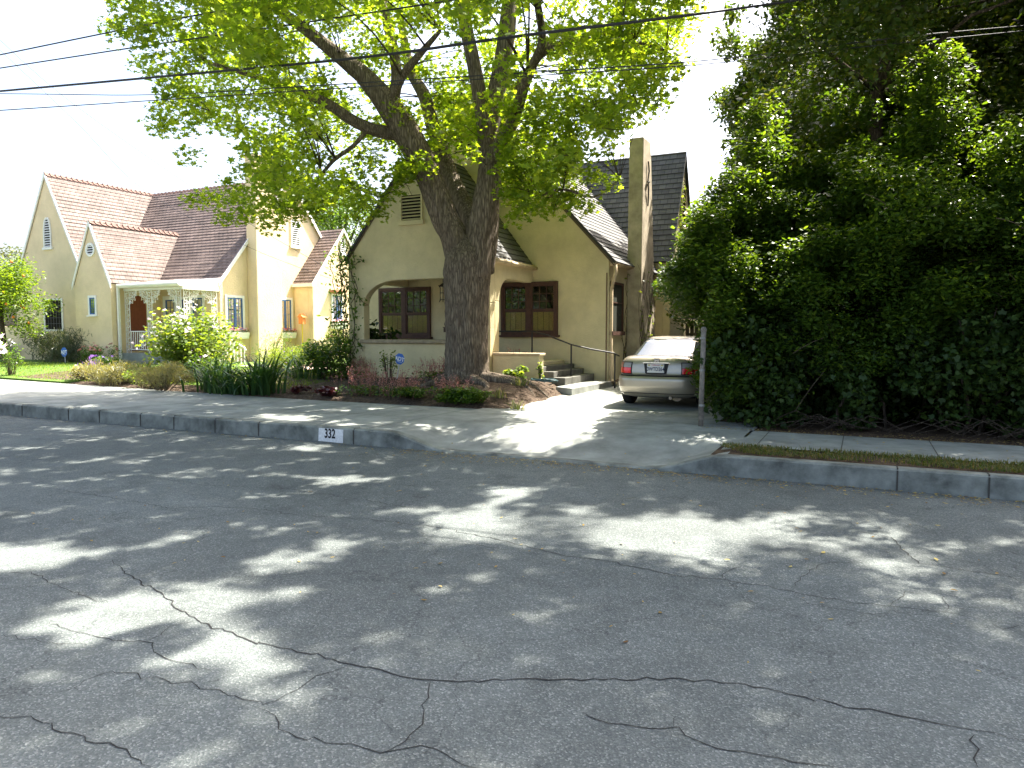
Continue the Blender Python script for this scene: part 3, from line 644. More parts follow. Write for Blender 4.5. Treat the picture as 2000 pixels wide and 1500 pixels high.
# porch lantern
Lp = at(865, 545, Y=17.0); Lp.z = 3.3
lant = thing('porch_lantern', Lp, 'black iron lantern with a cream glass hanging in the porch arch', 'lantern')
mb = MB(); x, y = Lp.x, Lp.y
mb.tube([(x, y, 3.3), (x, y, 3.06)], .01, 6); mb.lathe([(.0, 3.07), (.05, 3.04), (.13, 2.98), (.13, 2.965), (.0, 2.965)], (x, y, 0), 6)
for k in range(6):
    a = math.pi/3*k; cx, cy = x+.085*math.cos(a), y+.085*math.sin(a); mb.tube([(cx+.05*math.cos(a), cy+.05*math.sin(a), 3.0), (cx, cy, 2.93), (cx, cy, 2.6), (cx+.03*math.cos(a), cy+.03*math.sin(a), 2.55)], .011, 5)
mb.lathe([(.10, 2.78), (.10, 2.8)], (x, y, 0), 6); mb.lathe([(0, 2.6), (.1, 2.6), (.1, 2.615), (0, 2.62)], (x, y, 0), 6); mb.build('frame', M['black_iron'], lant)
mb = MB(); mb.lathe([(0, 2.64), (.065, 2.64), (.065, 2.92), (0, 2.92)], (x, y, 0), 10); mb.build('glass_shade', plain('cream_glass', (.62, .5, .25), rough=.35), lant)
# stoop, steps, landing
st = thing('entry_steps', (-7.2, 17, .3), 'concrete steps with a stuccoed cheek wall rising to the porch', 'steps')
mb = MB(); mb.box(-8.36, -7.08, 16.02, 16.3, .2, 1.14); mb.box(-8.36, -7.4, 16.3, GY-.02, .2, .96); mb.build('cheek_wall', M['stucco'], st, bevel=.015)
mb = MB(); mb.box(-8.36, -7.04, 15.98, 16.34, 1.142, 1.2); mb.build('coping', M['cream_wood'], st, bevel=.01)
for k, (x, z) in enumerate(((-7.1, .86), (-6.82, .74), (-6.52, .6))):
    mb = MB(); mb.box(-7.398, x, 16.32+.001*k, GY-.03, .2, z-.002*k); mb.build('step', plain('step_concrete', (.15, .145, .125), noise=(6, .35)), st, bevel=.012)
mb = MB(); mb.prism([(-6.52, 15.75, .2), (-5.98, 15.4, .2), (-5.93, 18.2, .2), (-6.52, 18.2, .2)], (0, 0, .22)); mb.build('landing', M['concrete'], st, bevel=.012)
rl = thing('handrail', (-6.9, 17.3, .4), 'thin dark pipe handrail running down beside the entry steps', 'handrail')
mb = MB(); mb.tube([(-8.85, 17.15, 1.74), (-7.75, 17.15, 1.74), (-7.35, 17.15, 1.64), (-6.68, 17.15, 1.40), (-6.2, 17.35, 1.28), (-5.75, 17.75, 1.18), (-5.62, 17.85, 1.1)], .02, 8); mb.build('rail', M['black_iron'], rl, True)
for x, y, z0, z1 in ((-7.78, 17.15, .97, 1.74), (-6.68, 17.15, .42, 1.40), (-5.72, 17.78, .27, 1.17)):
    mb = MB(); mb.tube([(x, y, z0), (x, y, z1)], .022, 8); mb.build('post', M['black_iron'], rl)
# security sign in front of the porch
def octo(name, p, label, tilt, r=.14):
    t_ = thing(name, p, label, 'sign', 'blue security signs on stakes'); u = Vector((math.sin(tilt), 0, math.cos(tilt)))
    rt = Vector((math.cos(tilt), 0, -math.sin(tilt))); c = Vector(p)+u*.62
    mb = MB(); mb.tube([p, c-u*.02], .012, 6); mb.build('stake', plain('stake_white', (.6, .6, .58)), t_)
    mb = MB(); pts = [c+(rt*math.cos(math.pi/8+k*math.pi/4)+u*math.sin(math.pi/8+k*math.pi/4))*r+Vector((0, -.012, 0)) for k in range(8)]
    mb.prism(pts, (0, -.012, 0)); mb.build('sign_board', plain('sign_blue', (.06, .17, .55), rough=.5), t_)
    wh = plain('sign_white', (.8, .8, .8), rough=.5)
    text_obj('lettering', 'ADT', r*.95, wh, t_, c+Vector((0, -.0255, -.004)), rt, u, .001, .006)
    text_obj('small_lettering', 'Security', r*.28, wh, t_, c+Vector((0, -.0255, -r*.5)), rt, u, .001)
    return t_
octo('security_sign', Vector((-10.82, 15.35, .42)), 'blue octagonal ADT sign leaning on a white stake before the porch wall', .2, .15)

# ------------------------------------------------------------------ the peach house on the left
G = thing('peach_house', (-28, 24, .3), 'peach stucco cottage with brown shingled gables, white trim and a lacework iron porch', 'house')
X1, YD, RYD, RZ = -23.71, 21.3, 25.4, 8.74
M1X, M1Y, M1Z, M1S = -32.77, 20.0, 8.76, 1.9
S2X, S2Y, S2Z, S2S = -28.36, 19.0, 6.24, 2.12
XW, YW0, YWR, ZWR = -22.61, 25.6, 27.75, 6.66
ze0 = 3.9
wl = MB(); zb = .15
wl.prism([(X1, YD, zb), (X1, 29.5, zb), (X1, 29.5, ze0), (X1, RYD, RZ-.06), (X1, YD, ze0-.06)], (-.25, 0, 0))
wl.box(-30, X1-.25, YD, YD+.25, zb, 3.85)
for cx, y, zt, s, hw in ((M1X, M1Y, M1Z, M1S, 2.62), (S2X, S2Y, S2Z, S2S, 1.14)):
    zz = zt-s*hw-.06
    wl.prism([(cx-hw, y, zb), (cx+hw, y, zb), (cx+hw, y, zz), (cx, y, zt-.06), (cx-hw, y, zz)], (0, .25, 0))
    wl.box(cx+hw-.25, cx+hw, y+.25, 21.4 if cx == S2X else 26, zb, zz); wl.box(cx-hw, cx-hw+.25, y+.25, 21.4 if cx == S2X else 26, zb, zz)
wl.prism([(XW, YW0, zb), (XW, 29.9, zb), (XW, 29.9, 4.0), (XW, YWR, ZWR-.06), (XW, YW0, 3.95)], (-.25, 0, 0))
wl.box(X1+.001, XW-.25, YW0, YW0+.2, zb, 3.95)
wl.build('wall', M['stucco_peach'], G, bevel=.02)
rb = MB(); ov = .1
# front slope, rear slope, wing
shingled(rb, [(-33, YD-.12, ze0-.14), (X1+ov, YD-.12, ze0-.14), (X1+ov, RYD, RZ), (-33, RYD, RZ)], .19)
shingled(rb, [(X1+ov, 29.6, 3.8), (-33, 29.6, 3.8), (-33, RYD, RZ), (X1+ov, RYD, RZ)], .19)
for cx, y, zt, s, hw, yb in ((M1X, M1Y, M1Z, M1S, 2.66, 26.0), (S2X, S2Y, S2Z, S2S, 1.2, 23.3)):
    for sg in (-1, 1):
        xe = cx+sg*hw; ze = zt-s*hw; a = [(xe, y-.06, ze), (xe, yb, ze), (cx, yb, zt), (cx, y-.06, zt)]
        if sg > 0: a = [a[0], a[1], a[2], a[3]]
        shingled(rb, a, .19)
shingled(rb, [(X1-1.5, YW0-.12, 3.92), (XW+ov, YW0-.12, 3.92), (XW+ov, YWR, ZWR), (X1-1.5, YWR, ZWR)], .19)
shingled(rb, [(XW+ov, 29.95, 3.98), (X1-1.5, 29.95, 3.98), (X1-1.5, YWR, ZWR), (XW+ov, YWR, ZWR)], .19)
roof = rb.build('roof', M['brown_shingle'], G)
rc_ = MB()
def ridge(a, b, n):
    a, b = Vector(a), Vector(b); d = (b-a)/n; e = d.normalized(); sd = e.cross(Vector((0, 0, 1))).normalized()
    for i in range(n):
        p, q = a+d*i, a+d*(i+1.12); p = p+Vector((0, 0, .03)); 
        rc_.prism([p-sd*.11-Vector((0, 0, .12)), p+Vector((0, 0, .03)), p+sd*.11-Vector((0, 0, .12))], q-p-Vector((0, 0, .03)))
rmat = mat('ridge_brown', (.17, .10, .08), .8, .2, (5, .3))
for a_, b_, n_ in (((M1X, M1Y-.06, M1Z), (M1X, 25.4, M1Z), 22), ((-32.7, RYD, RZ), (X1, RYD, RZ), 34), ((S2X, S2Y-.06, S2Z), (S2X, 23.2, S2Z), 17)):
    rc_ = MB(); ridge(a_, b_, n_); rc_.build('ridge_cap', rmat, roof)
tr = MB()
def rake(a, b, hgt, vec): tr.prism([a, b, (b[0], b[1], b[2]-hgt), (a[0], a[1], a[2]-hgt)], vec)
for cx, y, zt, s, hw in ((M1X, M1Y, M1Z, M1S, 2.68), (S2X, S2Y, S2Z, S2S, 1.22)):
    tr = MB()
    for sg in (-1, 1): rake((cx+sg*hw, y-.075, zt-s*hw+.03), (cx, y-.075, zt+.03), .2, (0, .05, 0))
    tr.build('white_bargeboard', M['white'], G, bevel=.004)
tr = MB(); xr = X1+.075
rake((xr, YD-.14, ze0-.14), (xr, RYD, RZ+.03), .2, (.05, 0, 0)); rake((xr, 29.6, 3.83), (xr, RYD, RZ+.03), .2, (.05, 0, 0))
tr.build('white_bargeboard', M['white'], G, bevel=.004); tr = MB(); xr = XW+.075
rake((xr, YW0-.14, 3.94), (xr, YWR, ZWR+.03), .17, (.05, 0, 0)); rake((xr, 29.95, 3.98), (xr, YWR, ZWR+.03), .17, (.05, 0, 0))
tr.build('white_bargeboard', M['white'], G, bevel=.004); tr = MB(); tr.box(X1, XW+.1, YW0-.16, YW0-.1, 3.8, 3.94); tr.build('eave_board', M['white'], G, bevel=.004); tr = MB()
tr.box(S2X+1.2, X1+.1, YD-.16, YD-.1, 3.66, 3.76)
tr.build('eave_board', M['white'], G, bevel=.004)
ch = MB(); cxa, cxb = X1+.001, -23.16
ch.prism([(cxb, y, z) for y, z in ((22.8, zb), (22.8, 9.1), (23.9, 9.1), (23.9, 5.2), (24.25, 4.6), (24.25, zb))], (cxa-cxb, 0, 0)); chim = ch.build('chimney', M['stucco_peach'], G, bevel=.03)
mb = MB(); mb.box(cxa-.06, cxb+.06, 22.74, 23.96, 9.102, 9.2); mb.build('chimney_cap', M['stucco_peach'], chim)
louvre(G, fS(-32.98, M1Y-.001, 5.5), .42, 1.3, M['white'], 'lancet', n=12)
louvre(G, fS(-28.55, S2Y-.001, 4.87), .4, .4, M['white'], 'round', n=4)
louvre(G, fE(X1+.001, 25.5, 5.7), .5, 1.15, M['white'], 'rect', n=12)
louvre(G, fE(XW+.001, 27.6, 5.5), .3, .75, M['white'], 'lancet', n=8)
casement(G, fE(X1+.001, 21.66, 1.84), .8, 1.32, .11)
casement(G, fE(X1+.001, 24.62, 1.84), .72, 1.36, .11)
casement(G, fE(XW+.001, 26.95, 2.3), .62, 1.15, .1, rows=3)
casement(G, fS(-26.9, YD-.001, 1.95), .55, 1.15, .16, 1)
casement(G, fS(-25.95, YD-.001, 1.95), .38, 1.15, .12, 1)
casement(G, fS(-25.25, YD-.001, 1.95), .58, 1.2, .12, 1)
casement(G, fS(-28.52, S2Y-.001, 2.45), .34, .68, .09, 1, 2, 3)
f = MB(fS(-33.2, M1Y-.001, 1.95)); f.box(-.1, 0, 0, .04, -.1, 1.2); f.box(1.2, 1.3, 0, .04, -.1, 1.2); f.box(-.1, 1.3, 0, .04, 1.2, 1.28); f.box(-.1, 1.3, 0, .06, -.18, -.1)
wf = f.build('window', M['white'], G); f = MB(fS(-33.2, M1Y-.001, 1.95)); f.box(0, 1.2, .002, .012, -.1, 1.2); f.build('insect_screen', M['shade_and_screen_black'], wf)
f = MB(fS(-33.2, M1Y-.001, 1.95))
for k in range(1, 6): f.box(.2*k-.008, .2*k+.008, .014, .02, -.1, 1.2)
for k in range(1, 5): f.box(0, 1.2, .0145, .0195, .26*k-.108, .26*k-.092)
f.build('glazing_bar', plain('bar_grey', (.12, .12, .12)), wf)
mb = MB(); mb.box(XW, XW+.28, 26.75, 27.75, 3.62, 3.72); mb.build('window_hood', plain('hood_terracotta', (.42, .17, .10)), G)
# arched door on the side wall of the vestibule
fr = fE(S2X+1.141, 19.72, .95); mb = MB(fr)
W = .82; HT = 2.3; pts = [(0, 0)]+[(W, 0)]+[(W/2+W/2*math.cos(math.pi*i/12), HT-W/2+W/2*math.sin(math.pi*i/12)) for i in range(13)]
mb.prism([(x, .004, z) for x, z in pts], (0, .03, 0)); dr = mb.build('front_door', M['door_red'], G)
mb = MB(fr)
o2 = [(W/2+(W/2+.07)*math.cos(math.pi*i/12), HT-W/2+(W/2+.07)*math.sin(math.pi*i/12)) for i in range(13)]; i2 = [(W/2+W/2*math.cos(math.pi*i/12), HT-W/2+W/2*math.sin(math.pi*i/12)) for i in range(13)]
for k in range(12): mb.prism([(x, .002, z) for x, z in (o2[k], o2[k+1], i2[k+1], i2[k])], (0, .05, 0))
mb.box(-.07, 0, .002, .052, 0, HT-W/2); mb.box(W, W+.07, .002, .052, 0, HT-W/2); mb.build('door_frame', M['stucco_peach'], dr)
# porch: floor, roof, beam, iron posts and rails
mb = MB(); mb.box(S2X+1.15, X1, 19.3, YD-.01, .2, .88); mb.build('porch_floor', M['concrete'], G)
mb = MB(); mb.prism([(S2X+1.2, 19.35, 3.58), (S2X+1.2, YD+.05, 3.86), (S2X+1.2, YD+.05, 3.94), (S2X+1.2, 19.35, 3.66)], (X1+.1-S2X-1.2, 0, 0)); 
mb.box(S2X+1.16, X1+.12, 19.28, 19.42, 3.5, 3.66); mb.prism([(X1+.1, 19.45, 3.38), (X1+.1, YD-.1, 3.38), (X1+.1, YD-.1, 3.84), (X1+.1, 19.45, 3.62)], (-.08, 0, 0))
mb.box(S2X+1.2, X1, 19.5, 19.6, 3.4, 3.5); mb.build('porch_roof', M['white'], G, bevel=.01)
mb = MB(); mb.tube([(S2X+1.2, 19.25, 3.6), (X1+.14, 19.25, 3.6)], .07, 8); mb.box(S2X+1.2, S2X+1.29, 19.2, 19.29, .4, 3.55); mb.build('gutter', M['white'], G)
def scroll(mb, c, r, ex, ez, turns=1.25, t=.011, s=1, a0=0):
    pts = []
    for i in range(13):
        a = a0+s*2*math.pi*turns*i/12; q = r*(1-.75*i/12); pts.append(Vector(c)+Vector(ex)*q*math.cos(a)+Vector((0, 0, 1))*q*math.sin(a))
    mb.tube(pts, t, 4)
def iron_post(x, y, ex, z0=.88, z1=3.42, brackets=(1,)):
    e = Vector(ex); mb = MB(); hw = .13
    for s in (-1, 1): a = Vector((x, y, 0))+e*hw*s; mb.tube([a+Vector((0, 0, z0)), a+Vector((0, 0, z1))], .017, 4)
    n = 11; st_ = (z1-z0)/n
    for i in range(n):
        zc = z0+st_*(i+.5)
        for s in (-1, 1): scroll(mb, Vector((x, y, zc+s*.05))+e*s*.035, .085, e, 0, 1.1, .013, s, math.pi/2*s)
    for s in brackets:
        c = Vector((x, y, z1))+e*s*hw
        mb.tube([c, c+e*s*.55], .016, 4)
        arcp = [c+e*s*(.55*math.cos(t_))+Vector((0, 0, -.62*math.sin(t_))) for t_ in [math.pi/2*k/8 for k in range(9)]]
        arcp = [c+(p-c)*(.82+.12*math.cos(4*k_*math.pi/8*2)) for k_, p in enumerate(arcp)]; mb.tube(arcp, .014, 4)
        for a_, b_, q in ((.12, .12, .11), (.3, .1, .09), (.45, .07, .07), (.1, .32, .09), (.25, .26, .08), (.08, .48, .07), (.38, .2, .05)):
            scroll(mb, c+e*s*a_-Vector((0, 0, b_)), q, e, 0, 1.3, .014, s, q*30)
    return mb.build('porch_post', M['white'], G)
ex, ey = (1, 0, 0), (0, 1, 0)
iron_post(-27.0, 19.55, ex, brackets=(1,)); iron_post(-25.65, 19.55, ex, brackets=(-1, 1)); iron_post(-23.98, 19.55, ex, brackets=(-1,)); iron_post(-23.72, 19.7, ey, brackets=(1,)); iron_post(-23.72, 21.02, ey, brackets=(-1,))
mb = MB()
for z in (1.0, 1.74): mb.box(-26.87, -24.1, 19.53, 19.57, z, z+.035)
x = -26.8
while x < -24.15: mb.box(x-.01, x+.01, 19.54, 19.56, 1.0, 1.74); x += .115
for k in range(3): scroll(mb, (-26.2+k*.0, 19.55, 1.2+.2*k), .11, ex, 0, 1.2, .02, 1 if k % 2 else -1)
mb.build('porch_railing', M['white'], G)
mb = MB(); a, b = Vector((-23.6, 21.0, 1.76)), Vector((-22.1, 21.0, 1.12)); mb.tube([a, b, b+Vector((.08, 0, -.12))], .03, 6)
for i in range(9): p = a.lerp(b, i/8); mb.box(p.x-.014, p.x+.014, 20.985, 21.015, p.z-.8, p.z)
scroll(mb, (-22.75, 21.0, 1.15), .12, ex, 0, 1.2, .02, 1); scroll(mb, (-22.75, 21.0, .9), .12, ex, 0, 1.2, .02, -1); mb.build('stair_rail', M['white'], G)
mb = MB()
for k in range(4): mb.box(X1, X1+.3*(4-k), 19.75, 20.95, .2, .3+.14*k)
mb.build('porch_step', M['concrete'], G)
mb = MB(); mb.box(-24.25, -23.9, YD-.06, YD-.005, 1.65, 2.1); mb.build('letter_box', M['white'], G)
# window boxes with flowers
def window_box(X, y0, y1, z, label, seed):
    t_ = thing('window_box', (X, (y0+y1)/2, z-.3), label, 'planter', 'white window boxes of flowers')
    mb = MB(); mb.prism([(X+.005, y0, z-.27), (X+.2, y0, z-.27), (X+.26, y0, z), (X+.005, y0, z)], (0, y1-y0, 0)); mb.build('planter', M['white'], t_, bevel=.01)
    r = np.random.default_rng(seed); pts = np.stack([X+r.uniform(.03, .27, 260), r.uniform(y0, y1, 260), z+r.uniform(0, .1, 260)], 1)
    leaves('foliage', pts, .06, M['green_leaf'], t_, seed=seed)
    pts = np.stack([X+r.uniform(.06, .3, 70), r.uniform(y0, y1, 70), z+r.uniform(.06, .2, 70)], 1); leaves('blossom', pts, .075, M['red_petal'], t_, 'flower', seed=seed)
window_box(X1, 21.45, 22.62, 1.72, 'white window box of red and white flowers under the near blue window', 1)
window_box(X1, 24.4, 25.45, 1.72, 'white window box of flowers under the blue window beyond the chimney', 2)
window_box(XW, 26.8, 27.7, 2.15, 'white window box of pale flowers on the far right wing of the peach house', 3)
t_ = thing('bird_feeder', (-22.9, 25.2, .4), 'orange bird feeder on a thin yellow pole against the peach wall', 'bird feeder')
mb = MB(); mb.tube([(-22.9, 25.2, .4), (-22.9, 25.2, 2.1)], .025, 6); mb.build('pole', plain('pole_yellow', (.7, .55, .05)), t_)
mb = MB(); mb.box(-23.02, -22.78, 25.1, 25.3, 2.1, 2.4); mb.prism([(-23.07, 25.06, 2.4), (-22.73, 25.06, 2.4), (-22.9, 25.06, 2.58)], (0, .28, 0)); mb.build('feeder', plain('feeder_orange', (.7, .25, .08)), t_)
octo('security_sign', Vector((-29.05, 18.2, .3)), 'small blue octagonal ADT sign before the dark lavender at left', -.05, .2)
#@@PART2
# ------------------------------------------------------------------ the parked car
CX, CYR, CZ = -3.53, 13.42, .252
car = thing('parked_car', (CX, CYR+2.2, CZ), 'beige silver sedan parked nose-in on the driveway, seen from the rear', 'car')
LOW = [(.19, .66, .30, 4.15), (.23, .79, .10, 4.35), (.28, .835, .035, 4.42), (.40, .872, .0, 4.45), (.54, .878, .0, 4.45), (.595, .875, .012, 4.44), (.615, .866, .055, 4.42), (.63, .862, .092, 4.40), (.72, .868, .10, 4.4), (.82, .862, .118, 4.38), (.90, .842, .15, 4.35), (.95, .80, .19, 4.3), (.98, .75, .26, 4.2), (.995, .62, .42, 4.0)]
TOPL = [(.95, .745, .55, 3.78), (.99, .73, .63, 3.70), (1.14, .675, .97, 3.35), (1.27, .618, 1.25, 3.02), (1.335, .575, 1.43, 2.82), (1.365, .52, 1.60, 2.66), (1.378, .35, 1.85, 2.4)]
def lev(LV, z):
    for a, b in zip(LV, LV[1:]):
        if a[0] <= z <= b[0]: k = (z-a[0])/(b[0]-a[0]); return [a[i]+(b[i]-a[i])*k for i in range(4)]
    return LV[-1] if z > LV[-1][0] else LV[0]
def spt(LV, z, a, n=5.4, off=0):
    _, hw, y0, y1 = lev(LV, z); c, s = math.cos(a), math.sin(a); hy = (y1-y0)/2+off; hw += off
    x = hw*math.copysign(abs(c)**(2/n), c); y = (y0+y1)/2+hy*math.copysign(abs(s)**(2/n), s)
    zz = z
    if LV is LOW and z > .6: zz = .6+(z-.6)*(1-.5*smooth((y-3.1)/1.4))
    return Vector((CX+x, CYR+y, CZ+zz))
ANG = sorted(set([math.pi*2*i/64 for i in range(64)]+[-math.pi/2+math.pi*2+d for d in (-.2, -.1, .1, .2)]))
def skin(LV, cap=True):
    mb = MB(); n = len(ANG); vs = [spt(LV, l[0], a) for l in LV for a in ANG]
    fs = [(i*n+k, i*n+(k+1) % n, (i+1)*n+(k+1) % n, (i+1)*n+k) for i in range(len(LV)-1) for k in range(n)]
    fs += [tuple(range(n))[::-1], tuple((len(LV)-1)*n+k for k in range(n))]
    return mb.add(vs, fs)
def xa(xf): return math.pi/2-math.asin(min(1, abs(xf))**(5.4/2)) if xf >= 0 else math.pi/2+math.asin(min(1, abs(xf))**(5.4/2))
def patch(LV, z0, z1, a0, a1, off=.004, nz=5, na=14, thick=0):
    """a: angle from straight back, minus = left"""
    mb = MB(); vs = []
    for i in range(nz+1):
        for k in range(na+1):
            a = -math.pi/2+a0+(a1-a0)*k/na; vs.append(spt(LV, z0+(z1-z0)*i/nz, a, off=off))
    w1 = na+1; return mb.add(vs, [(i*w1+k, i*w1+k+1, (i+1)*w1+k+1, (i+1)*w1+k) for i in range(nz) for k in range(na)])
ax = lambda xf: math.copysign(math.asin(min(1, abs(xf))**(5.4/2)), xf)
paint = mat('car_paint', (.42, .37, .29), .32, .5, (300, .06), metal=.55, coat=.6)
skin(LOW).build('body', paint, car, True)
skin(TOPL).build('cabin', paint, car, True)
m = D.materials.new('car_glass'); m.use_nodes = True; q = m.node_tree.nodes; L = m.node_tree.links; p = q['Principled BSDF']; p.inputs['Base Color'].default_value = (.05, .06, .06, 1); p.inputs['Roughness'].default_value = .04
gl = q.new('ShaderNodeBsdfGlossy'); gl.inputs['Roughness'].default_value = .03; mx = q.new('ShaderNodeMixShader'); mx.inputs[0].default_value = .09; L.new(p.outputs[0], mx.inputs[1]); L.new(gl.outputs[0], mx.inputs[2]); L.new(mx.outputs[0], q['Material Output'].inputs['Surface'])
trim = plain('car_black_trim', (.015, .015, .016), rough=.5)
patch(TOPL, 1.0, 1.315, ax(-.90), ax(.90), .004).build('rear_window', m, car, True)
rim_ = MB()
for z0, z1, a0, a1 in ((.988, 1.0, -.93, .93), (1.315, 1.33, -.93, .93)): rim_.add(*(lambda g: (g.v, g.f))(patch(TOPL, z0, z1, ax(a0), ax(a1), .005, 1)))
for s in (-1, 1): rim_.add(*(lambda g: (g.v, g.f))(patch(TOPL, .988, 1.33, ax(.90*s), ax(.935*s), .005, 5, 2)))
rim_.build('window_rubber', trim, car)
for s in (-1, 1):
    patch(TOPL, 1.02, 1.30, s*1.36, s*1.95, .004, 4, 16).build('side_window', m, car, True)
    red = mat('tail_red_%d' % s, (.62, .015, .022), .18, .5, coat=.6); amb = plain('tail_amber', (.34, .15, .10), rough=.2); clr = plain('tail_clear', (.27, .26, .25), rough=.2)
    b = patch(LOW, .655, .885, ax(.55*s), s*1.36, .006, 6, 16).build('tail_light', trim, car, True)
    patch(LOW, .668, .775, ax(.565*s), ax(.765*s), .014).build('red_lens', red, b, True); patch(LOW, .668, .775, ax(.785*s), s*1.34, .014).build('red_lens', red, b, True)
    patch(LOW, .780, .872, ax(.565*s), ax(.765*s), .014).build('clear_lens', clr, b, True); patch(LOW, .780, .872, ax(.785*s), s*1.34, .014).build('amber_lens', amb, b, True)
patch(LOW, .235, .612, -1.45, 1.45, .012, 12, 40).build('bumper', paint, car, True)
sm = MB()
def addp(g): sm.add(g.v, g.f)
addp(patch(LOW, .285, .297, -1.4, 1.4, .016, 1, 30)); addp(patch(LOW, .612, .634, -1.4, 1.4, .004, 1, 30)); addp(patch(LOW, .645, .653, ax(-.78), ax(.78), .004, 1, 20))
for s in (-1, 1): addp(patch(LOW, .645, .97, ax(.775*s), ax(.782*s), .004, 8, 1))
sm.build('panel_gap', trim, car)
addp = None
ry = CYR+.118
mb = MB(); mb.prism([(CX-.235, ry-.022, CZ+.865), (CX+.235, ry-.022, CZ+.865), (CX+.205, ry-.035, CZ+.675), (CX+.185, ry-.035, CZ+.665), (CX-.185, ry-.035, CZ+.665), (CX-.205, ry-.035, CZ+.675)], (0, .05, 0)); rec = mb.build('plate_recess', trim, car)
mb = MB(); mb.box(CX-.25, CX+.25, ry-.045, ry, CZ+.866, CZ+.885); mb.build('chrome_strip', plain('chrome', (.7, .7, .7), rough=.15, metal=1), car)
pl = MB(); pl.box(CX-.165, CX+.165, ry-.048, ry-.037, CZ+.685, CZ+.855); plate = pl.build('licence_plate', plain('plate_white', (.62, .62, .60), rough=.4), car, bevel=.004)
text_obj('plate_number', '3WTD264', .098, plain('plate_ink', (.03, .04, .10)), plate, (CX, ry-.0495, CZ+.752), (1, 0, 0), (0, 0, 1), .001, .002, squash=.78)
text_obj('plate_state', 'California', .04, plain('plate_red', (.5, .06, .08)), plate, (CX, ry-.0495, CZ+.832), (1, 0, 0), (0, 0, 1), .001)
mb = MB()
for x0, x1 in ((-.145, -.105), (.105, .145)): mb.box(CX+x0, CX+x1, ry-.0497, ry-.048, CZ+.82, CZ+.842)
mb.build('plate_sticker', plain('sticker', (.45, .35, .05)), plate)
em = MB(); cz = CZ+.915; ye = CYR+.145; eb = MB(); eb.box(CX-.052, CX+.052, ye-.018, ye+.03, cz-.043, cz+.043); eb.build('emblem_base', trim, car)
for b in ((-.045, -.038, -.035, .035), (.038, .045, -.035, .035), (-.038, .038, .029, .035), (-.038, .038, -.035, -.029), (-.022, -.012, -.022, .022), (.012, .022, -.022, .022), (-.012, .012, -.005, .005)): em.box(CX+b[0], CX+b[1], ye-.02, ye+.03, cz+b[2], cz+b[3])
em.build('emblem', M['chrome'], car)
mb = MB(); mb.tube([(CX+.30, CYR+.5, CZ+.23), (CX+.30, CYR+.03, CZ+.215)], .03, 10); mb.tube([(CX+.36, CYR+.75, CZ+.25), (CX+.36, CYR+.3, CZ+.23)], .1, 12); mb.build('exhaust', plain('exhaust_metal', (.35, .3, .24), rough=.5, metal=.7), car)
mb = MB(); mb.box(CX-.70, CX+.70, CYR+.35, CYR+4.1, CZ+.2, CZ+.26); mb.build('underbody', trim, car)
tyre = mat('tyre', (.018, .018, .018), .85, .2, (40, .4)); 
for sx in (-1, 1):
    for wy in (.92, 3.5):
        c = (CX+sx*.745, CYR+wy, CZ+.302); mb = MB()
        mb.lathe([(.19, -.09), (.27, -.1), (.297, -.08), (.302, -.04), (.302, .04), (.297, .08), (.27, .1), (.19, .09)], c, 28, ax='x'); wh = mb.build('wheel', tyre, car, True)
        mb = MB(); mb.lathe([(0, sx*.07), (.05, sx*.085), (.12, sx*.07), (.17, sx*.09), (.195, sx*.095), (.195, sx*.0)], c, 20, ax='x'); mb.build('rim', M['grey_metal'], wh, True)
mb = MB()
for sx in (-1, 1):
    mb = MB(); mb.lathe([(0, -.05), (.06, -.045), (.085, 0), (.07, .05), (0, .07)], (CX+sx*.90, CYR+3.05, CZ+1.02), 12, ax='y'); mb.build('side_mirror', paint, car, True)

# ------------------------------------------------------------------ painted house number on the kerb
p0, p1 = at(622, 862, Y=KY).x, at(670, 865, Y=KY).x
mb = MB(); mb.prism([(p0, KY-.003, .012), (p1, KY-.003, .008), (p1+.005, KY+.0068, TOP-.024), (p0+.008, KY+.0068, TOP-.022)], (0, -.0022, 0))
num = tag(mb.build('house_number', mat('worn_white_paint', (.74, .73, .70), .8, .2, (30, .2))), 'white painted block with black stencilled 332 on the kerb face', 'house number')
tx = text_obj('numerals', '332', .2, plain('stencil_black', (.015, .015, .015)), num, ((p0+p1)/2-.01, KY-.0045, .135), (1, 0, 0), (0, .055, 1), .0008, .0045, squash=.72)
mb = MB()
xm = (p0+p1)/2-.01
for dx in (-.079, 0, .079): mb.prism([(xm+dx-.004, KY-.0068, .075), (xm+dx+.004, KY-.0068, .075), (xm+dx+.004, KY+.001, .222), (xm+dx-.004, KY+.001, .222)], (0, -.0008, 0))
mb.build('stencil_gap', plain('stencil_gap_white', (.74, .73, .70)), num)

# ------------------------------------------------------------------ the maple
BR = [(1300, 1035, 210, 52), (945, 1005, 85, 42), (955, 950, 60, 16), (1110, 985, 60, 14), (90, 1065, 190, 30), (440, 1125, 110, 28), (570, 1085, 110, 20), (250, 1185, 190, 32), (1030, 1180, 90, 36), (1065, 1465, 45, 35), (1620, 1425, 60, 22), (850, 1235, 70, 32), (350, 1290, 90, 26), (160, 1400, 90, 30), (620, 1340, 60, 18),
      (60, 765, 150, 16), (50, 728, 130, 14), (700, 925, 90, 10), (560, 870, 80, 8), (760, 985, 60, 10), (80, 940, 60, 10), (1560, 1010, 60, 8), (1770, 1020, 80, 8), (1690, 1000, 50, 5), (1900, 1055, 50, 12), (1830, 1095, 50, 8), (1830, 1235, 60, 14), (1770, 1165, 50, 12), (650, 820, 60, 6), (520, 835, 60, 6), (760, 810, 60, 6), (1960, 1140, 30, 12)]
DRV = [(930, 880), (985, 800), (1090, 775), (1190, 770), (1345, 828), (1230, 850), (1130, 885), (1060, 905)]
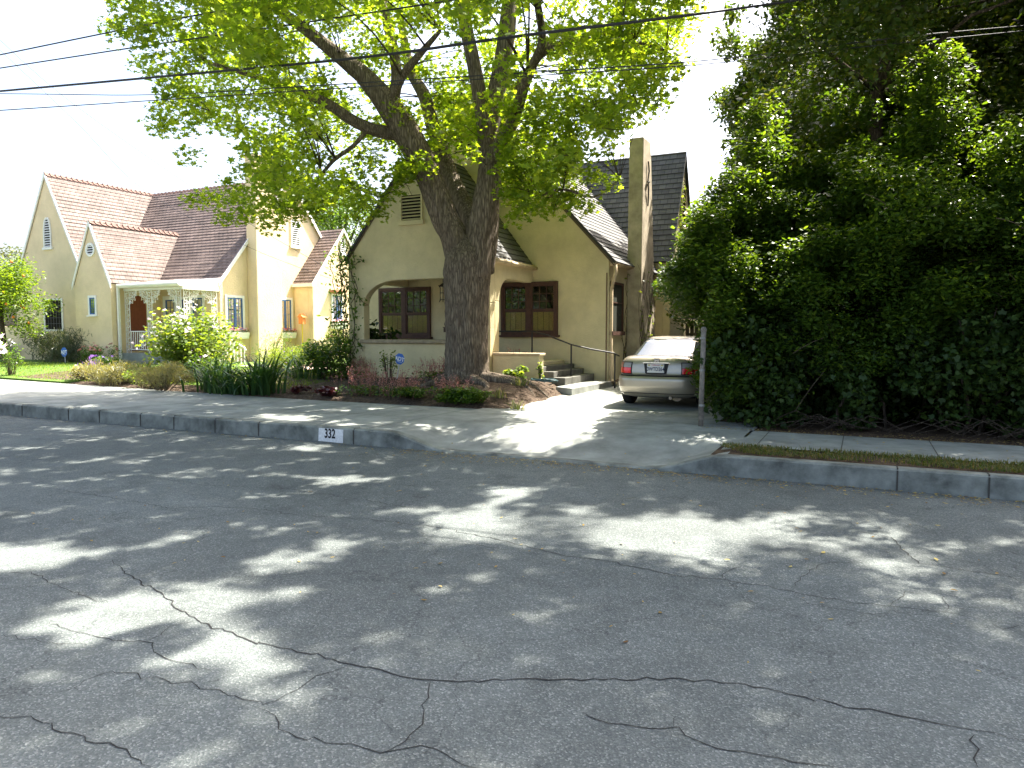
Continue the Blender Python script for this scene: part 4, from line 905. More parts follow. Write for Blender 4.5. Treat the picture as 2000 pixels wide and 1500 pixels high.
def lit_below(c, grow=1.0):
    for zt in (.05,):
        h = c[2]-zt; gx, gy = c[0]-h*TO_SUN.x/TO_SUN.z, c[1]-h*TO_SUN.y/TO_SUN.z
        if gy < .6: return False
        u, v, d = to_px(gx, gy, zt)
        if d < .5: return False
        if inside(DRV, u, v): return True
        for a, b, ra, rb_ in BR:
            if ((u-a)/(ra*grow))**2+((v-b)/(rb_*grow))**2 < 1: return True
    return False
MASK = [(190, -300), (190, 5), (172, 28), (205, 80), (262, 96), (286, 150), (300, 190), (285, 240), (330, 262), (345, 290), (395, 285), (440, 268), (462, 300), (420, 345), (368, 372), (368, 405), (430, 425), (455, 470), (520, 440), (548, 462), (590, 430), (640, 418), (655, 432), (700, 440), (740, 425), (778, 380), (812, 350), (850, 340), (880, 330), (905, 300), (960, 410), (1010, 436), (1070, 425), (1130, 435), (1150, 395), (1165, 360), (1225, 365), (1225, 330), (1160, 335), (1165, 275), (1215, 290), (1240, 255), (1262, 225), (1300, 190), (1345, 160), (1335, 90), (1385, 60), (1400, -300)]
T = thing('maple_tree', (-8.18, 14.55, .4), 'large maple with a thick furrowed trunk forking into bright green leafy limbs', 'tree')
LIMB = []
def limb(pts, wid):
    """pts: (u, v, Y) down the axis; wid: width in photo pixels"""
    out = []; rad = []
    for (u, v, y), w_ in zip(pts, wid):
        q = at(u, v, Y=y); d = to_px(*q)[2]; out.append(q); rad.append(w_*d/FPX/2)
    LIMB.append((out, rad))
limb([(908, 560, 14.6), (890, 470, 14.5), (868, 425, 14.45), (836, 340, 14.3), (797, 265, 14.1), (760, 208, 13.9), (712, 150, 13.7), (665, 112, 13.4), (600, 60, 13), (520, 0, 12.5), (430, -80, 12)], [54, 54, 53, 52, 54, 48, 36, 28, 22, 17, 12])
limb([(780, 262, 14.1), (735, 255, 13.8), (690, 236, 13.5), (640, 203, 13.2), (570, 172, 12.7), (500, 150, 12.2), (400, 120, 11.5)], [28, 24, 22, 20, 15, 10, 6])
limb([(720, 250, 13.7), (690, 285, 13.4), (655, 310, 13.2), (628, 340, 13), (590, 380, 12.8)], [9, 8, 8, 6, 4])
limb([(765, 205, 13.9), (785, 150, 13.7), (832, 92, 13.5), (860, 60, 13.4)], [20, 17, 12, 7])
limb([(765, 200, 13.9), (775, 155, 14.1), (768, 95, 14.3), (755, 40, 14.5), (740, -40, 14.8), (720, -200, 15.4)], [26, 22, 20, 18, 15, 10])
limb([(930, 545, 14.6), (935, 470, 14.7), (948, 400, 14.75), (957, 335, 14.8), (950, 280, 14.8), (940, 210, 14.8), (925, 125, 14.7), (905, 30, 14.6), (890, -80, 14.4), (880, -300, 14.4)], [56, 54, 50, 46, 32, 28, 27, 25, 22, 12])
limb([(952, 290, 14.8), (965, 205, 15), (980, 130, 15.1), (990, 60, 15.2), (1000, -30, 15.4), (1030, -200, 15.6)], [34, 36, 34, 34, 30, 16])
limb([(962, 310, 14.8), (1000, 240, 14.5), (1030, 150, 14.2), (1058, 85, 14), (1052, 20, 13.8), (1040, -60, 13.6)], [34, 24, 20, 16, 15, 10])
limb([(1040, 130, 14.2), (1065, 100, 14.2), (1130, 75, 14.3), (1190, 62, 14.4), (1240, 80, 14.5), (1300, 100, 14.7)], [14, 15, 14, 12, 8, 4])
limb([(935, 470, 15), (915, 418, 15.3), (890, 365, 15.7), (866, 305, 16), (848, 255, 16.2), (830, 190, 16.4), (800, 130, 16.8), (780, 20, 17.2)], [36, 34, 32, 30, 28, 26, 20, 12])
limb([(948, 530, 15), (957, 460, 15.3), (961, 395, 15.6), (958, 320, 16), (975, 240, 16.5), (1030, 140, 17), (1090, 60, 17.6)], [36, 32, 28, 26, 22, 16, 10])
limb([(1000, 380, 15.2), (1040, 385, 14.9), (1100, 370, 14.6), (1160, 385, 14.4), (1210, 350, 14.2)], [8, 6, 5, 4, 3])
tb = MB()
def tubes(mb, pts, rad, seg, rough=.0, seed=0, sub=3, flare=None):
    P2 = []; R2 = []; n = len(pts)
    for i in range(n-1):
        p0_, p1_, p2_, p3_ = pts[max(i-1, 0)], pts[i], pts[i+1], pts[min(i+2, n-1)]
        for k in range(sub):
            t = k/sub; P2.append(.5*((2*p1_)+(p2_-p0_)*t+(2*p0_-5*p1_+4*p2_-p3_)*t*t+(3*p1_-p0_-3*p2_+p3_)*t**3)); R2.append(rad[i]+(rad[i+1]-rad[i])*t)
    P2.append(pts[-1]); R2.append(rad[-1]); b = len(mb.v); mb.tube(P2, R2, seg)
    if rough:
        r = random.Random(seed); ph = [r.uniform(0, 6.28) for _ in range(8)]
        for i, p_ in enumerate(P2):
            for k in range(seg):
                v = Vector(mb.v[b+i*seg+k]); d = (v-p_); a = 2*math.pi*k/seg; h = i*.35
                f_ = 1+rough*(math.sin(a*3+ph[0]+h*.3)*.5+math.sin(a*7+ph[1]+math.sin(h*.5))*.35+math.sin(a*13+ph[2]+h*.6+math.sin(h*1.3))*.35+r.gauss(0, .35))
                if flare: f_ *= 1+flare(p_.z, a)
                mb.v[b+i*seg+k] = tuple(p_+d*f_)
base = Vector((-8.30, 14.6, 0))
tz = [.28, .36, .44, .55, .7, .9, 1.2, 1.6, 2.0, 2.4, 2.8, 3.15, 3.45, 3.7, 3.9, 4.02]
tp = [base+Vector((.02*math.sin(z), .0, z)) for z in tz]; trr = [.60, .575, .56, .54, .52, .505, .495, .49, .495, .51, .53, .54, .49, .37, .2, .03]
fl_ = lambda z, a: max(0, (.95-z)/.67)**2.2*(.30+.55*max(0, math.sin(a*5+.6))**1.5+.25*max(0, math.sin(a*3+2)))
tubes(tb, tp, trr, 72, .05, 1, 4, fl_)
for i, (p_, r_) in enumerate(LIMB): tubes(tb, p_, r_, 36 if r_[0] > .25 else 14, .05 if r_[0] > .2 else .03, i+5, 4)
for a, L_ in ((.2, 1.7), (-.3, 2.1), (-.9, 1.5), (-1.6, 1.2), (-2.3, 1.4), (3.0, 1.6), (-.05, 2.3), (2.6, 1.2)):      # surface roots
    pts = []
    for k in range(6):
        t = k/5; q = base+Vector((math.cos(a+.25*math.sin(3*t)), math.sin(a+.25*math.sin(3*t)), 0))*(.45+L_*t*.75); q.z = mulch_z(q.x, q.y)+.10*(1-t)-.03; pts.append(q)
    tubes(tb, pts, [.16, .12, .09, .07, .05, .03], 10, .08, int(a*10)+40, 3)
trunk = tb.build('trunk', M['bark'], T, True)
# leaf clumps: spread through the crown's volume
cl = []; cr_ = []
rm = random.Random(21); tries = 0
def jitter_hit(c): return lit_below(c)
def in_maple(c): return .1 < ((c.x+8.3)/9.8)**2+((c.y-11.6)/8.6)**2+((c.z-10.4)/6.6)**2 < 1
n_in = 0
while n_in < 270 and tries < 60000:
    tries += 1
    c = Vector((rm.uniform(-19, 1.5), rm.uniform(7, 20), rm.uniform(4.2, 13)))
    if not in_maple(c): continue
    u, v, d = to_px(*c)
    if d < 9: continue
    r_ = rm.uniform(.42, .8)
    if v+r_*FPX/d < -30 or not inside(MASK, u, v): continue
    ru = r_*FPX/d*.72
    if not (inside(MASK, u-ru, v) and inside(MASK, u+ru, v) and inside(MASK, u, v+ru*.8)):
        r_ = .33; ru = r_*FPX/d*.8
        if not (inside(MASK, u-ru, v) and inside(MASK, u+ru, v) and inside(MASK, u, v+ru)): continue
    if lit_below(c, 1.05): continue
    if c.y < 13.8 and 640 < u < 1070 and v > 10 and rm.random() < .85: continue      # the limbs show in front
    n_in += 1; cl.append(c); cr_.append(r_)
# the high crown, out over the street: clumps that throw the dappled shade seen on the asphalt
def in_dark(c): return ((c.x-4.5)/7.5)**2+((c.y-12)/9)**2+((c.z-11)/6)**2 < 1
HI, HR, DK, DR = [], [], [], []
tries = 0
while len(HI)+len(DK) < 1750 and tries < 90000:
    tries += 1; gx, gy, h = rm.uniform(-17, 5), rm.uniform(.4, 12), rm.uniform(7, 15.5)
    c = Vector((gx+h*TO_SUN.x/TO_SUN.z, gy+h*TO_SUN.y/TO_SUN.z, h)); r_ = rm.uniform(.22, .46); u, v, d = to_px(*c)
    if d > 0 and v+1.3*r_*FPX/max(d, .3) > -10 and -300 < u < 2300: continue
    if c.y < 3.5 or lit_below(c, 1.0): continue
    if in_maple(c) and c.x < .5: HI.append(c); HR.append(r_)
    elif in_dark(c) and not (c.z > 4.6 and 12.1 < c.y-(c.z-4.2)*.601 < 13.9): DK.append(c); DR.append(r_)
k = 0
while k < 230 and tries < 130000:
    tries += 1; gx, gy, h = rm.uniform(-1.6, 4.5), rm.uniform(.5, 5.2), rm.uniform(8, 15)
    c = Vector((gx+h*TO_SUN.x/TO_SUN.z, gy+h*TO_SUN.y/TO_SUN.z, h)); r_ = rm.uniform(.28, .5); u, v, d = to_px(*c)
    if d > 0 and v+1.3*r_*FPX/max(d, .3) > -10 and -300 < u < 2300 or lit_below(c, 1.0): continue
    k += 1
    if c.x < .5: HI.append(c); HR.append(r_)
    else: DK.append(c); DR.append(r_)
print('clumps', n_in, len(HI), len(DK))
# sprays hanging at the crown's lower edge
for u, v, y in ((375, 390, 12.5), (440, 425, 12.6), (530, 440, 12.8), (610, 415, 13), (700, 425, 13.6), (740, 415, 13.8), (280, 130, 11.5), (215, 50, 11), (315, 215, 12), (370, 305, 12.4), (310, 245, 12), (1010, 420, 14), (1080, 410, 14), (1140, 400, 14), (1090, 330, 14), (1190, 355, 14), (1030, 320, 14.2), (1000, 370, 14), (1120, 270, 14.4), (1200, 250, 14.4), (1270, 200, 14.5), (1320, 130, 14.6), (470, 380, 12.6), (560, 330, 13), (630, 380, 13.2), (480, 250, 12.5), (400, 200, 12), (350, 150, 12), (910, 300, 13.8), (890, 230, 13.6), (755, 385, 13.6), (775, 360, 13.7), (800, 335, 13.8), (825, 325, 13.8), (760, 340, 14.6), (720, 380, 13.4), (700, 400, 14), (985, 300, 13.6), (1020, 380, 13.8), (1050, 400, 14.4), (1100, 385, 15), (1150, 345, 15), (1060, 350, 15.4), (1180, 300, 15), (990, 330, 14), (960, 205, 14)):
    cl.append(at(u, v, Y=y)); cr_.append(rm.uniform(.3, .5))
for (ua, ub, va, vb, ya, yb, n_) in ((400, 720, 300, 430, 11.8, 14, 34), (990, 1225, 190, 420, 13.6, 16, 44), (860, 1010, 130, 340, 15.4, 17.2, 26), (700, 860, 120, 330, 14.6, 17.5, 20), (320, 640, 120, 300, 11.5, 15, 20), (1100, 1340, 60, 240, 14, 17, 22)):
    for _ in range(int(n_*1.25)):
        u, v = rm.uniform(ua, ub), rm.uniform(va, vb)
        if inside(MASK, u-18, v+20) and inside(MASK, u+18, v+20): cl.append(at(u, v, Y=rm.uniform(ya, yb))); cr_.append(rm.uniform(.28, .48))
pts = in_clumps(cl, cr_, 470, 5, .72, .5)
hp = in_clumps(HI, HR, 380, 15, .72, .5); leaves('high_crown', hp, .15, M['maple_leaf'], T, 'maple', up=.45, var=.4, droop=.5, seed=18)
leaves('crown', pts, .115, M['maple_leaf'], T, 'maple', up=.45, var=.4, droop=.5, seed=8)
LP = [(p_, r_) for ps, rs in LIMB for p_, r_ in zip(ps, rs) if r_ < .34 and p_.z > 4.6]
bb = MB(); used_n = {}
for c, r_ in zip(cl+HI, cr_+HR):
    b_, br = min(LP, key=lambda q: (q[0]-c).length+max(0, q[0].z-c.z)*.8)
    if (b_-c).length > 5: continue
    used_n[id(b_)] = used_n.get(id(b_), 0)+1
    if used_n[id(b_)] > 9: continue
    L_ = (c-b_).length; mid = b_.lerp(c, .5)+Vector((rm.gauss(0, .1), rm.gauss(0, .1), .12*L_)); r0 = min(br*.5, .008+.004*L_)
    pts_ = [b_.lerp(mid, t).lerp(mid.lerp(c, t), t) for t in (0, .2, .4, .6, .8, 1)]
    bb.tube(pts_, [r0*(1-.8*t/5) for t in range(6)], 5)
    for k in range(2):
        q = c+Vector((rm.gauss(0, 1), rm.gauss(0, 1), rm.gauss(0, .5)))*r_*.6; bb.tube([pts_[4], pts_[4].lerp(q, .5)+Vector((0, 0, .04)), q], [.008, .006, .003], 4)
bb.build('twig_growth', M['darkbark'], T)

# ------------------------------------------------------------------ hedge and dark trees on the right
HM = [(1405, -400), (1405, 10), (1388, 70), (1368, 190), (1402, 255), (1415, 330), (1392, 372), (1352, 405), (1330, 450), (1296, 500), (1284, 560), (1296, 612), (1335, 640), (1362, 662), (1369, 838), (2400, 1000), (2400, -400)]
def fill(n, X, Y, Z, rmin, rmax, seed, test=None, mask=HM, grow=.8, lit=True, near=.75):
    r = random.Random(seed); C, Q = [], []; k = 0
    while len(C) < n and k < n*60:
        k += 1; c = Vector((r.uniform(*X), r.uniform(*Y), r.uniform(*Z))); q = r.uniform(rmin, rmax); u, v, d = to_px(*c); ru = q*FPX/d*near
        if d < 1 or (test and not test(c)): continue
        if mask and not (inside(mask, u-ru, v) and inside(mask, u, v+ru*.6 if v < 640 else v)): continue
        if lit and lit_below(c, grow): continue
        C.append(c); Q.append(q)
    return C, Q
HG = thing('overgrown_hedge', (1.5, 12.3, .23), 'tall overgrown leafy hedge filling the right side above the pavement', 'hedge')
top = lambda c: c.z < 2.9+1.15*(c.y-11.6)+.14*max(-2, min(5, c.x))+.25*math.sin(c.x*2.1)+.2*math.sin(c.x*4.7+c.y*2)
C, Q = fill(430, (-3.3, 7), (11.65, 14.3), (1.25, 6.2), .28, .5, 1, top, lit=False)
Cb, Qb = fill(330, (-2.3, 8), (13.2, 15.8), (.3, 6.0), .5, .7, 9, lambda c: c.z < 2.5+.85*(c.y-11.6), lit=False)
Co, Qo = fill(26, (-3.3, -1.9), (11.7, 12.8), (1.9, 4.6), .25, .4, 11, lit=False, near=.5)
Cp, Qp = fill(30, (-2.25, -1.5), (11.45, 12.6), (.5, 2.6), .25, .38, 12, lit=False, near=.2); C += Cp; Q += Qp
C += Co; Q += Qo
C2, Q2 = fill(190, (-2.2, 7), (11.5, 13.6), (.35, 1.8), .25, .42, 2, lit=False, near=.35)
print('hedge', len(C), len(C2)); pts = in_clumps(C, Q, 2200, 3, .85, .5); 
leaves('inner_foliage', in_clumps(Cb, Qb, 480, 13, .85, .4), .16, M['hedge_leaf'], HG, 'oval', up=.3, var=.4, droop=.4, seed=14)
leaves('foliage', pts, .08, M['hedge_leaf'], HG, 'oval', up=.5, var=.4, droop=.6, seed=4)
p2 = in_clumps(C2, Q2, 1100, 4, .9, .5); p2 = p2[p2[:, 2] > .26]; leaves('ivy', p2, .08, M['ivy_leaf'], HG, 'ivy', up=.15, var=.4, droop=.5, seed=5)
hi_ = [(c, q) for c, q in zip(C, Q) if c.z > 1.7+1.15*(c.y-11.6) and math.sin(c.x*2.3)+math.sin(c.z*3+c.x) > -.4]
leaves('sun_tinted_foliage', in_clumps([c+Vector((0, -.08, .1)) for c, q in hi_], [q*1.05 for c, q in hi_], 620, 23, .8, .35), .085, leafmat('sun_tinted_leaf', [(.06, .12, .014), (.095, .17, .02), (.14, .2, .028)], .5, .35, .55), HG, 'oval', up=.7, var=.4, droop=.4, seed=24)  # paler leaf colour puts sunlit highlights into the upper hedge
sb = MB(); r = random.Random(5)
for i in range(30):
    x, y = r.uniform(-1.9, 6), r.uniform(11.9, 13.8); p_ = [Vector((x, y, .2))]
    for k in range(5): p_.append(p_[-1]+Vector((r.gauss(0, .16), r.gauss(0, .12), r.uniform(.25, .42))))
    sb.tube(p_, [.028*q for q in (1, .9, .75, .6, .45, .3)], 6)
for i in range(60):                                   # loose dry runners at the foot and poking out of the top
    x, y = r.uniform(-1.5, 6), r.uniform(11.45, 11.8); a = r.uniform(-.6, .6)
    sb.tube([(x+t*math.cos(a)*.8, y+.1*math.sin(t*3+i), .26+.3*math.sin(t*2.4)*r.uniform(.3, 1)) for t in (0, .3, .6, .9, 1.2)], .006, 4)
sb.build('stem', M['darkbark'], HG)
wisp = MB(); wl_ = []
for i in range(95):
    c = r.choice(C); 
    if not (c.y < 12.8): continue
    d = Vector((r.gauss(-.4, .6), -r.uniform(.1, .7), r.gauss(.2, .7))).normalized(); L_ = r.uniform(.4, .9); p_ = [c+d*L_*t+Vector((0, 0, -.5*t*t*L_*.6)) for t in (.3, .55, .8, 1)]
    u, v, dd = to_px(*p_[-1])
    if u < 1275 and v > 300: continue
    wisp.tube(p_, .005, 4); wl_ += [p_[k].lerp(p_[k+1], t)+Vector((r.gauss(0, .03), r.gauss(0, .03), r.gauss(0, .03))) for k in range(3) for t in (0, .25, .5, .75)]
wisp.build('stem', M['vine_wood'], HG)['kind'] = 'stuff'; leaves('shoot_leaves', wl_, .07, leafmat('fresh_leaf', [(.08, .14, .015), (.12, .2, .02)], .5), HG, 'oval', up=.5, seed=6)
def gap(c):                                   # slanting gaps in the crowns that let the sun onto the hedge top
    k = (c.z-4.2)/TO_SUN.z; hx, hy = c.x-k*TO_SUN.x, c.y-k*TO_SUN.y
    return c.z > 4.6 and 11.95 < hy < 14.1 and math.sin(hx*1.9+1)+.6*math.sin(hx*4.3+hy*2) > -1.35
def dark_tree(label, X, Y, Z, n, seed, trunk_pts, per=1000, size=.095, extra=None):
    t_ = thing('evergreen_tree', (trunk_pts[0][0], trunk_pts[0][1], .2), label, 'tree', 'dark evergreen trees behind the hedge')
    C, Q = fill(n, X, Y, Z, .35, .75, seed, lambda c: not gap(c) and (c.z > 3.4+1.0*(c.y-11.6) or c.y > 14.2) and ((c.x-sum(X)/2)/(X[1]-X[0])*2)**2+((c.y-sum(Y)/2)/(Y[1]-Y[0])*2)**2+((c.z-sum(Z)/2)/(Z[1]-Z[0])*2)**2 < 1.25, grow=.95); print('dark', len(C), n)
    if Y[0] > 19:                              # the dense left flank of the farthest tree
        Ce, Qe = fill(200, (-7.2, -1.5), (21, 27.5), (3.2, 14), .45, .75, 77, lambda c: (c.x > -5.3 or c.y < 23 or c.y > 27) and not (-7.6 < c.x-(c.y-21)*.404 < -4.6 and 0 < c.z-(c.y-21)*1.663 < 8), near=.85); C = C+Ce; Q = Q+Qe
    if extra: C = C+extra[0]; Q = Q+extra[1]
    leaves('crown', in_clumps(C, Q, per, seed+1, .8, .5), size, M['oak_leaf'], t_, 'oval', up=.4, var=.45, droop=.5, seed=seed)
    mb = MB(); P_ = [Vector(q) for q in trunk_pts]; tubes(mb, P_, [.2*(1-.75*k/(len(P_)-1)) for k in range(len(P_))], 14, .06, seed, 3)
    rr = random.Random(seed)
    for c in C[:90]:
        q = min(P_, key=lambda a: (a-c).length+max(0, a.z-c.z)); 
        if (q-c).length < 6: mb.tube([q, q.lerp(c, .5)+Vector((rr.gauss(0, .2), rr.gauss(0, .2), .2)), c], [.05, .03, .01], 5)
    mb.build('trunk', M['darkbark'], t_, True)
dark_tree('dark small-leaved evergreen tree rising behind the hedge nearest the driveway', (-3.6, 4.2), (12.6, 18.5), (3.0, 12), 480, 31, [(-.1, 14.6, .2), (.0, 14.6, 2), (.15, 14.5, 4), (.1, 14.7, 6), (.5, 14.8, 8), (.3, 15, 10)])
dark_tree('dark evergreen tree with thick shadowed crown at the right edge behind the hedge', (.5, 9.5), (12.6, 19.5), (3.0, 13), 520, 41, [(4.2, 15.2, .2), (4.2, 15.2, 2), (4.0, 15.2, 4), (4.2, 15.4, 7), (4.5, 15.5, 10), (4.3, 15.7, 13)], extra=(DK, DR))
dark_tree('tall dark evergreen tree standing farthest back behind the hedge', (-6.8, 9), (20, 29), (.5, 14), 900, 51, [(.5, 24, .2), (.5, 24, 4), (.7, 24, 8), (.6, 24.2, 12), (.7, 24.3, 16)], 800, .17)
fp = thing('fence_post', (-2.24, 11.3, .24), 'rusty grey pipe post at the hedge corner beside the driveway', 'post')
mb = MB(); mb.tube([(-2.24, 11.35, .2), (-2.23, 11.35, 1.0), (-2.22, 11.35, 1.72)], .04, 10); mb.lathe([(.045, 1.72), (.047, 1.76), (.03, 1.79), (0, 1.795)], (-2.22, 11.35, 0), 10); mb.build('pole', M['rust'], fp, True)
mb = MB()
for z in (.55, 1.1, 1.6): mb.lathe([(.043, z), (.047, z+.005), (.047, z+.03), (.043, z+.035)], (-2.23, 11.35, 0), 10); pass
mb.build('clamp_band', M['grey_metal'], fp)

# ------------------------------------------------------------------ garden plants
def shrub(name, label, cat, pos, rx, ry, h, n, size, m, shape='oval', group=None, flowers=None, seed=0, up=.4, droop=.2, lumps=9, stem=True, axis=None):
    t_ = thing(name, pos, label, cat, group); r = np.random.default_rng(seed+7); x, y, z = pos
    cs = [(x+r.uniform(-.7, .7)*rx, y+r.uniform(-.7, .7)*ry, z+h*r.uniform(.3, .85)) for _ in range(lumps)]
    pts = []
    for c in cs:
        k = n//lumps; d = r.normal(size=(k, 3)); d /= np.linalg.norm(d, axis=1)[:, None]; d *= (r.uniform(0, 1, k)**.5)[:, None]*np.array([rx*.48, ry*.48, h*.34]); pts.append(np.asarray(c)+d)
    pts = np.concatenate(pts); pts = pts[pts[:, 2] > z+.01]
    leaves('foliage', pts, size, m, t_, shape, up=up, droop=droop, seed=seed, axis=axis)
    if stem:
        mb = MB()
        for c in cs+cs: q = Vector(c)+Vector((r.normal()*rx*.25, r.normal()*ry*.25, r.uniform(0, .2)*h)); b = Vector((x+(c[0]-x)*.3, y+(c[1]-y)*.3, z)); mb.tube([b, b.lerp(q, .5)+Vector((0, 0, .1*h)), q], [.012, .009, .004], 4)
        mb.build('stem', M['vine_wood'], t_)
    if flowers:
        fm, fn, fs = flowers; q = pts[r.permutation(len(pts))[:fn*6]]; q = q[np.argsort(-(q[:, 2]+.5*np.abs(q[:, 0]-x)-.6*(q[:, 1]-y)))][:fn]; q = q+np.array([0, -.12, .08]); leaves('blossom', q, fs, fm, t_, 'flower', up=.2, seed=seed+1)
    return t_
shrub('mallow_bush', 'big lime green bush with white flowers in front of the lacework porch', 'shrub', (-17.3, 14.6, .3), 1.5, 1.0, 2.0, 4600, .085, M['lime_leaf'], 'round', None, (M['white_petal'], 75, .12), 1, lumps=30)
shrub('lavender_bush', 'low grey green lavender with purple spikes at the pavement edge, leftmost of the front bed', 'shrub', (-19.0, 13.0, .25), 1.15, .5, .6, 4600, .10, M['grey_leaf'], 'needle', None, None, 2, up=-.1, droop=-1.6, lumps=14)
mb_t = D.objects['lavender_bush']; r = np.random.default_rng(9)
leaves('blossom', np.stack([-19.45+r.normal(size=70)*.22, 12.95+r.normal(size=70)*.12, .86+r.uniform(-.06, .10, 70)], 1), .07, M['violet'], mb_t, 'needle', up=-.2, droop=-2, seed=3)
shrub('grey_shrub', 'fine grey olive mound of foliage between the lavender and the sword leaves', 'shrub', (-15.85, 12.35, .25), 1.0, .5, .68, 6000, .075, M['grey_leaf'], 'needle', None, None, 3, up=-.1, droop=-1, lumps=16)
shrub('lavender_bush', 'large dark grey green lavender mound against the left gable wall', 'shrub', (-30.2, 18.9, .3), 1.9, .8, 1.45, 5200, .17, M['sage_leaf'], 'needle', None, None, 4, up=-.2, droop=-1.5, lumps=22)
shrub('rose_bush', 'dark leaved bush with coral red flowers beside the porch downspout', 'shrub', (-27.3, 18.4, .3), .9, .5, .85, 1300, .08, M['green_leaf'], 'oval', None, (M['pink'], 26, .16), 5)
shrub('flower_clump', 'low plant with one violet bloom below the porch railing', 'plant', (-25.6, 17.6, .3), .6, .4, .5, 700, .08, M['green_leaf'], 'oval', None, (M['violet'], 8, .13), 6)
shrub('perennial_bush', 'feathery bright green bush right of the sword leaved clumps', 'shrub', (-16.3, 16.6, .4), 1.25, .6, .85, 3000, .10, M['lime_leaf'], 'needle', None, (M['violet'], 12, .06), 7, up=0, droop=-1, lumps=14)
shrub('perennial_bush', 'tall airy green plant with pink spires against the peach chimney', 'plant', (-20.4, 20.6, .4), .9, .5, 1.3, 1500, .10, M['green_leaf'], 'needle', None, (M['pink'], 14, .10), 8, up=0, droop=-1, lumps=12)
for k, (x, y, lab) in enumerate(((-20.2, 21.6, 'low clipped lime green shrub beside the peach chimney foot, left one of the pair'), (-18.9, 21.8, 'low clipped lime green shrub before the peach wing wall, right one of the pair'))):
    shrub('low_shrub', lab, 'shrub', (x, y, .4), .85, .5, .75, 1500, .075, M['lime_leaf'], 'oval', 'low lime shrubs along the peach house', None, 20+k)
shrub('leafy_shrub', 'dense green shrub at the foot of the vine on the tan house corner', 'shrub', (-13.35, 15.5, .4), .85, .6, 1.0, 2600, .10, M['green_leaf'], 'oval', None, None, 9, lumps=14)
shrub('leafy_shrub', 'lime green shrub with pale flowers between the two houses', 'shrub', (-14.6, 18.2, .4), .9, .7, 1.45, 2200, .09, M['lime_leaf'], 'oval', None, (M['pink'], 16, .08), 10, lumps=12)
def clump(name, label, x, y, z, rad, n, L_, wd, lean, m, seed, group):
    r = np.random.default_rng(seed); b = [(x+r.normal()*rad, y+r.normal()*rad*.7, z) for _ in range(n)]
    o = blades(name, b, L_, wd, m, None, lean, seed, 5, 1.0, (x, y)); return tag(o, label, 'plant', group)
gi = 'sword leaved clumps by the pavement'
clump('iris_clump', 'dark green sword leaved clump, left of the two tall ones at the pavement', -14.15, 12.65, .25, .30, 120, 1.05, .065, 1.0, M['blade'], 1, gi)
clump('iris_clump', 'dark green sword leaved clump, right of the two tall ones beside the lawn', -12.75, 12.6, .25, .26, 120, 1.2, .065, 1.0, M['blade'], 2, gi)
clump('iris_clump', 'short spreading sword leaved tuft between the two tall clumps', -13.45, 12.4, .25, .22, 50, .7, .055, 1.3, M['blade'], 3, gi)
clump('iris_clump', 'sword leaved tuft beside the leafy shrub at the tan house corner', -14.0, 15.4, .4, .3, 60, .85, .05, .8, M['blade'], 4, gi)
gl_ = 'small strappy tufts in the mulch by the maple'
for k, (u, v, lab) in enumerate(((922, 785, 'strappy green tuft in the mulch left of the other tufts below the trunk'), (968, 782, 'strappy green tuft in the mulch straight below the trunk'), (1006, 772, 'pale strappy tuft nearest the driveway below the maple roots'), (962, 800, 'flat strappy tuft closest to the pavement below the maple'), (1000, 752, 'strappy tuft beside the lime green plant at the maple roots'))):
    p = at(u, v, Z=.33); p.y = max(p.y+.2, far_edge(p.x)+.25); clump('strappy_tuft', lab, p.x, p.y, mulch_z(p.x, p.y), .07, 26, .30, .022, 1.0, leafmat('tuft_%d' % k, [(.05, .08, .02), (.12, .15, .05), (.3, .3, .14)], .3), 30+k, gl_)
gg = 'low green mounds at the pavement edge'
for k, (u, v, lab) in enumerate(((742, 795, 'low dark green mound, left of the three at the pavement edge'), (828, 800, 'low green mound, middle of the three at the pavement edge'), (880, 800, 'low yellowish green mound, right of the three at the pavement edge'))):
    p = at(u, v, Z=.27); p.y = max(p.y+.5, far_edge(p.x)+.27); shrub('green_mound', lab, 'plant', (p.x, p.y, mulch_z(p.x, p.y)), .40, .30, .28, 900, .05, M['green_leaf'], 'round', gg, None, 40+k, up=.8, stem=False, lumps=7)
gh = 'dark purple leaved plants in the mulch'
for k, (u, v, lab) in enumerate(((578, 770, 'dark purple leaved plant in the mulch next to the lawn tip'), (560, 785, 'dark purple leaved plant in the mulch close to the pavement'), (640, 775, 'small dark purple leaved plant between the lawn and the pink flowers'))):
    p = at(u, v, Z=.28); shrub('purple_plant', lab, 'plant', (p.x, max(p.y+.1, far_edge(p.x)+.3), mulch_z(p.x, 12.6)), .24, .2, .2, 220, .06, M['purple_leaf'], 'round', gh, None, 50+k, up=.7, stem=False, lumps=6)
gc = 'airy pink flowering clumps in the mulch'
def coral(label, u, v, z, seed, w_=.5, h_=.62, n=60):
    p = at(u, v, Z=z); x, y = p.x, p.y; z = mulch_z(x, y); y = max(y, far_edge(x)+.2); t_ = thing('pink_flower_clump', (x, y, z), label, 'plant', gc); r = np.random.default_rng(seed); mb = MB(); fl = []
    leaves('foliage', np.stack([x+r.normal(size=420)*w_*.55, y+r.normal(size=420)*.22, z+r.uniform(.02, .2, 420)], 1), .055, M['green_leaf'], t_, 'round', up=.9, seed=seed)
    for i in range(n):
        b = Vector((x+r.normal()*w_*.45, y+r.normal()*.2, z)); tip = b+Vector((r.normal()*.14, r.normal()*.1, h_*r.uniform(.6, 1.15))); mb.tube([b, b.lerp(tip, .5)+Vector((0, 0, .04)), tip], .003, 3)
        for q in range(14): fl.append(b.lerp(tip, r.uniform(.5, 1.0))+Vector(r.normal(size=3)*.022))
    mb.build('stem', plain('stem_red', (.25, .12, .08)), t_); leaves('blossom', fl, .022, M['pink'], t_, 'round', up=.1, seed=seed+1)
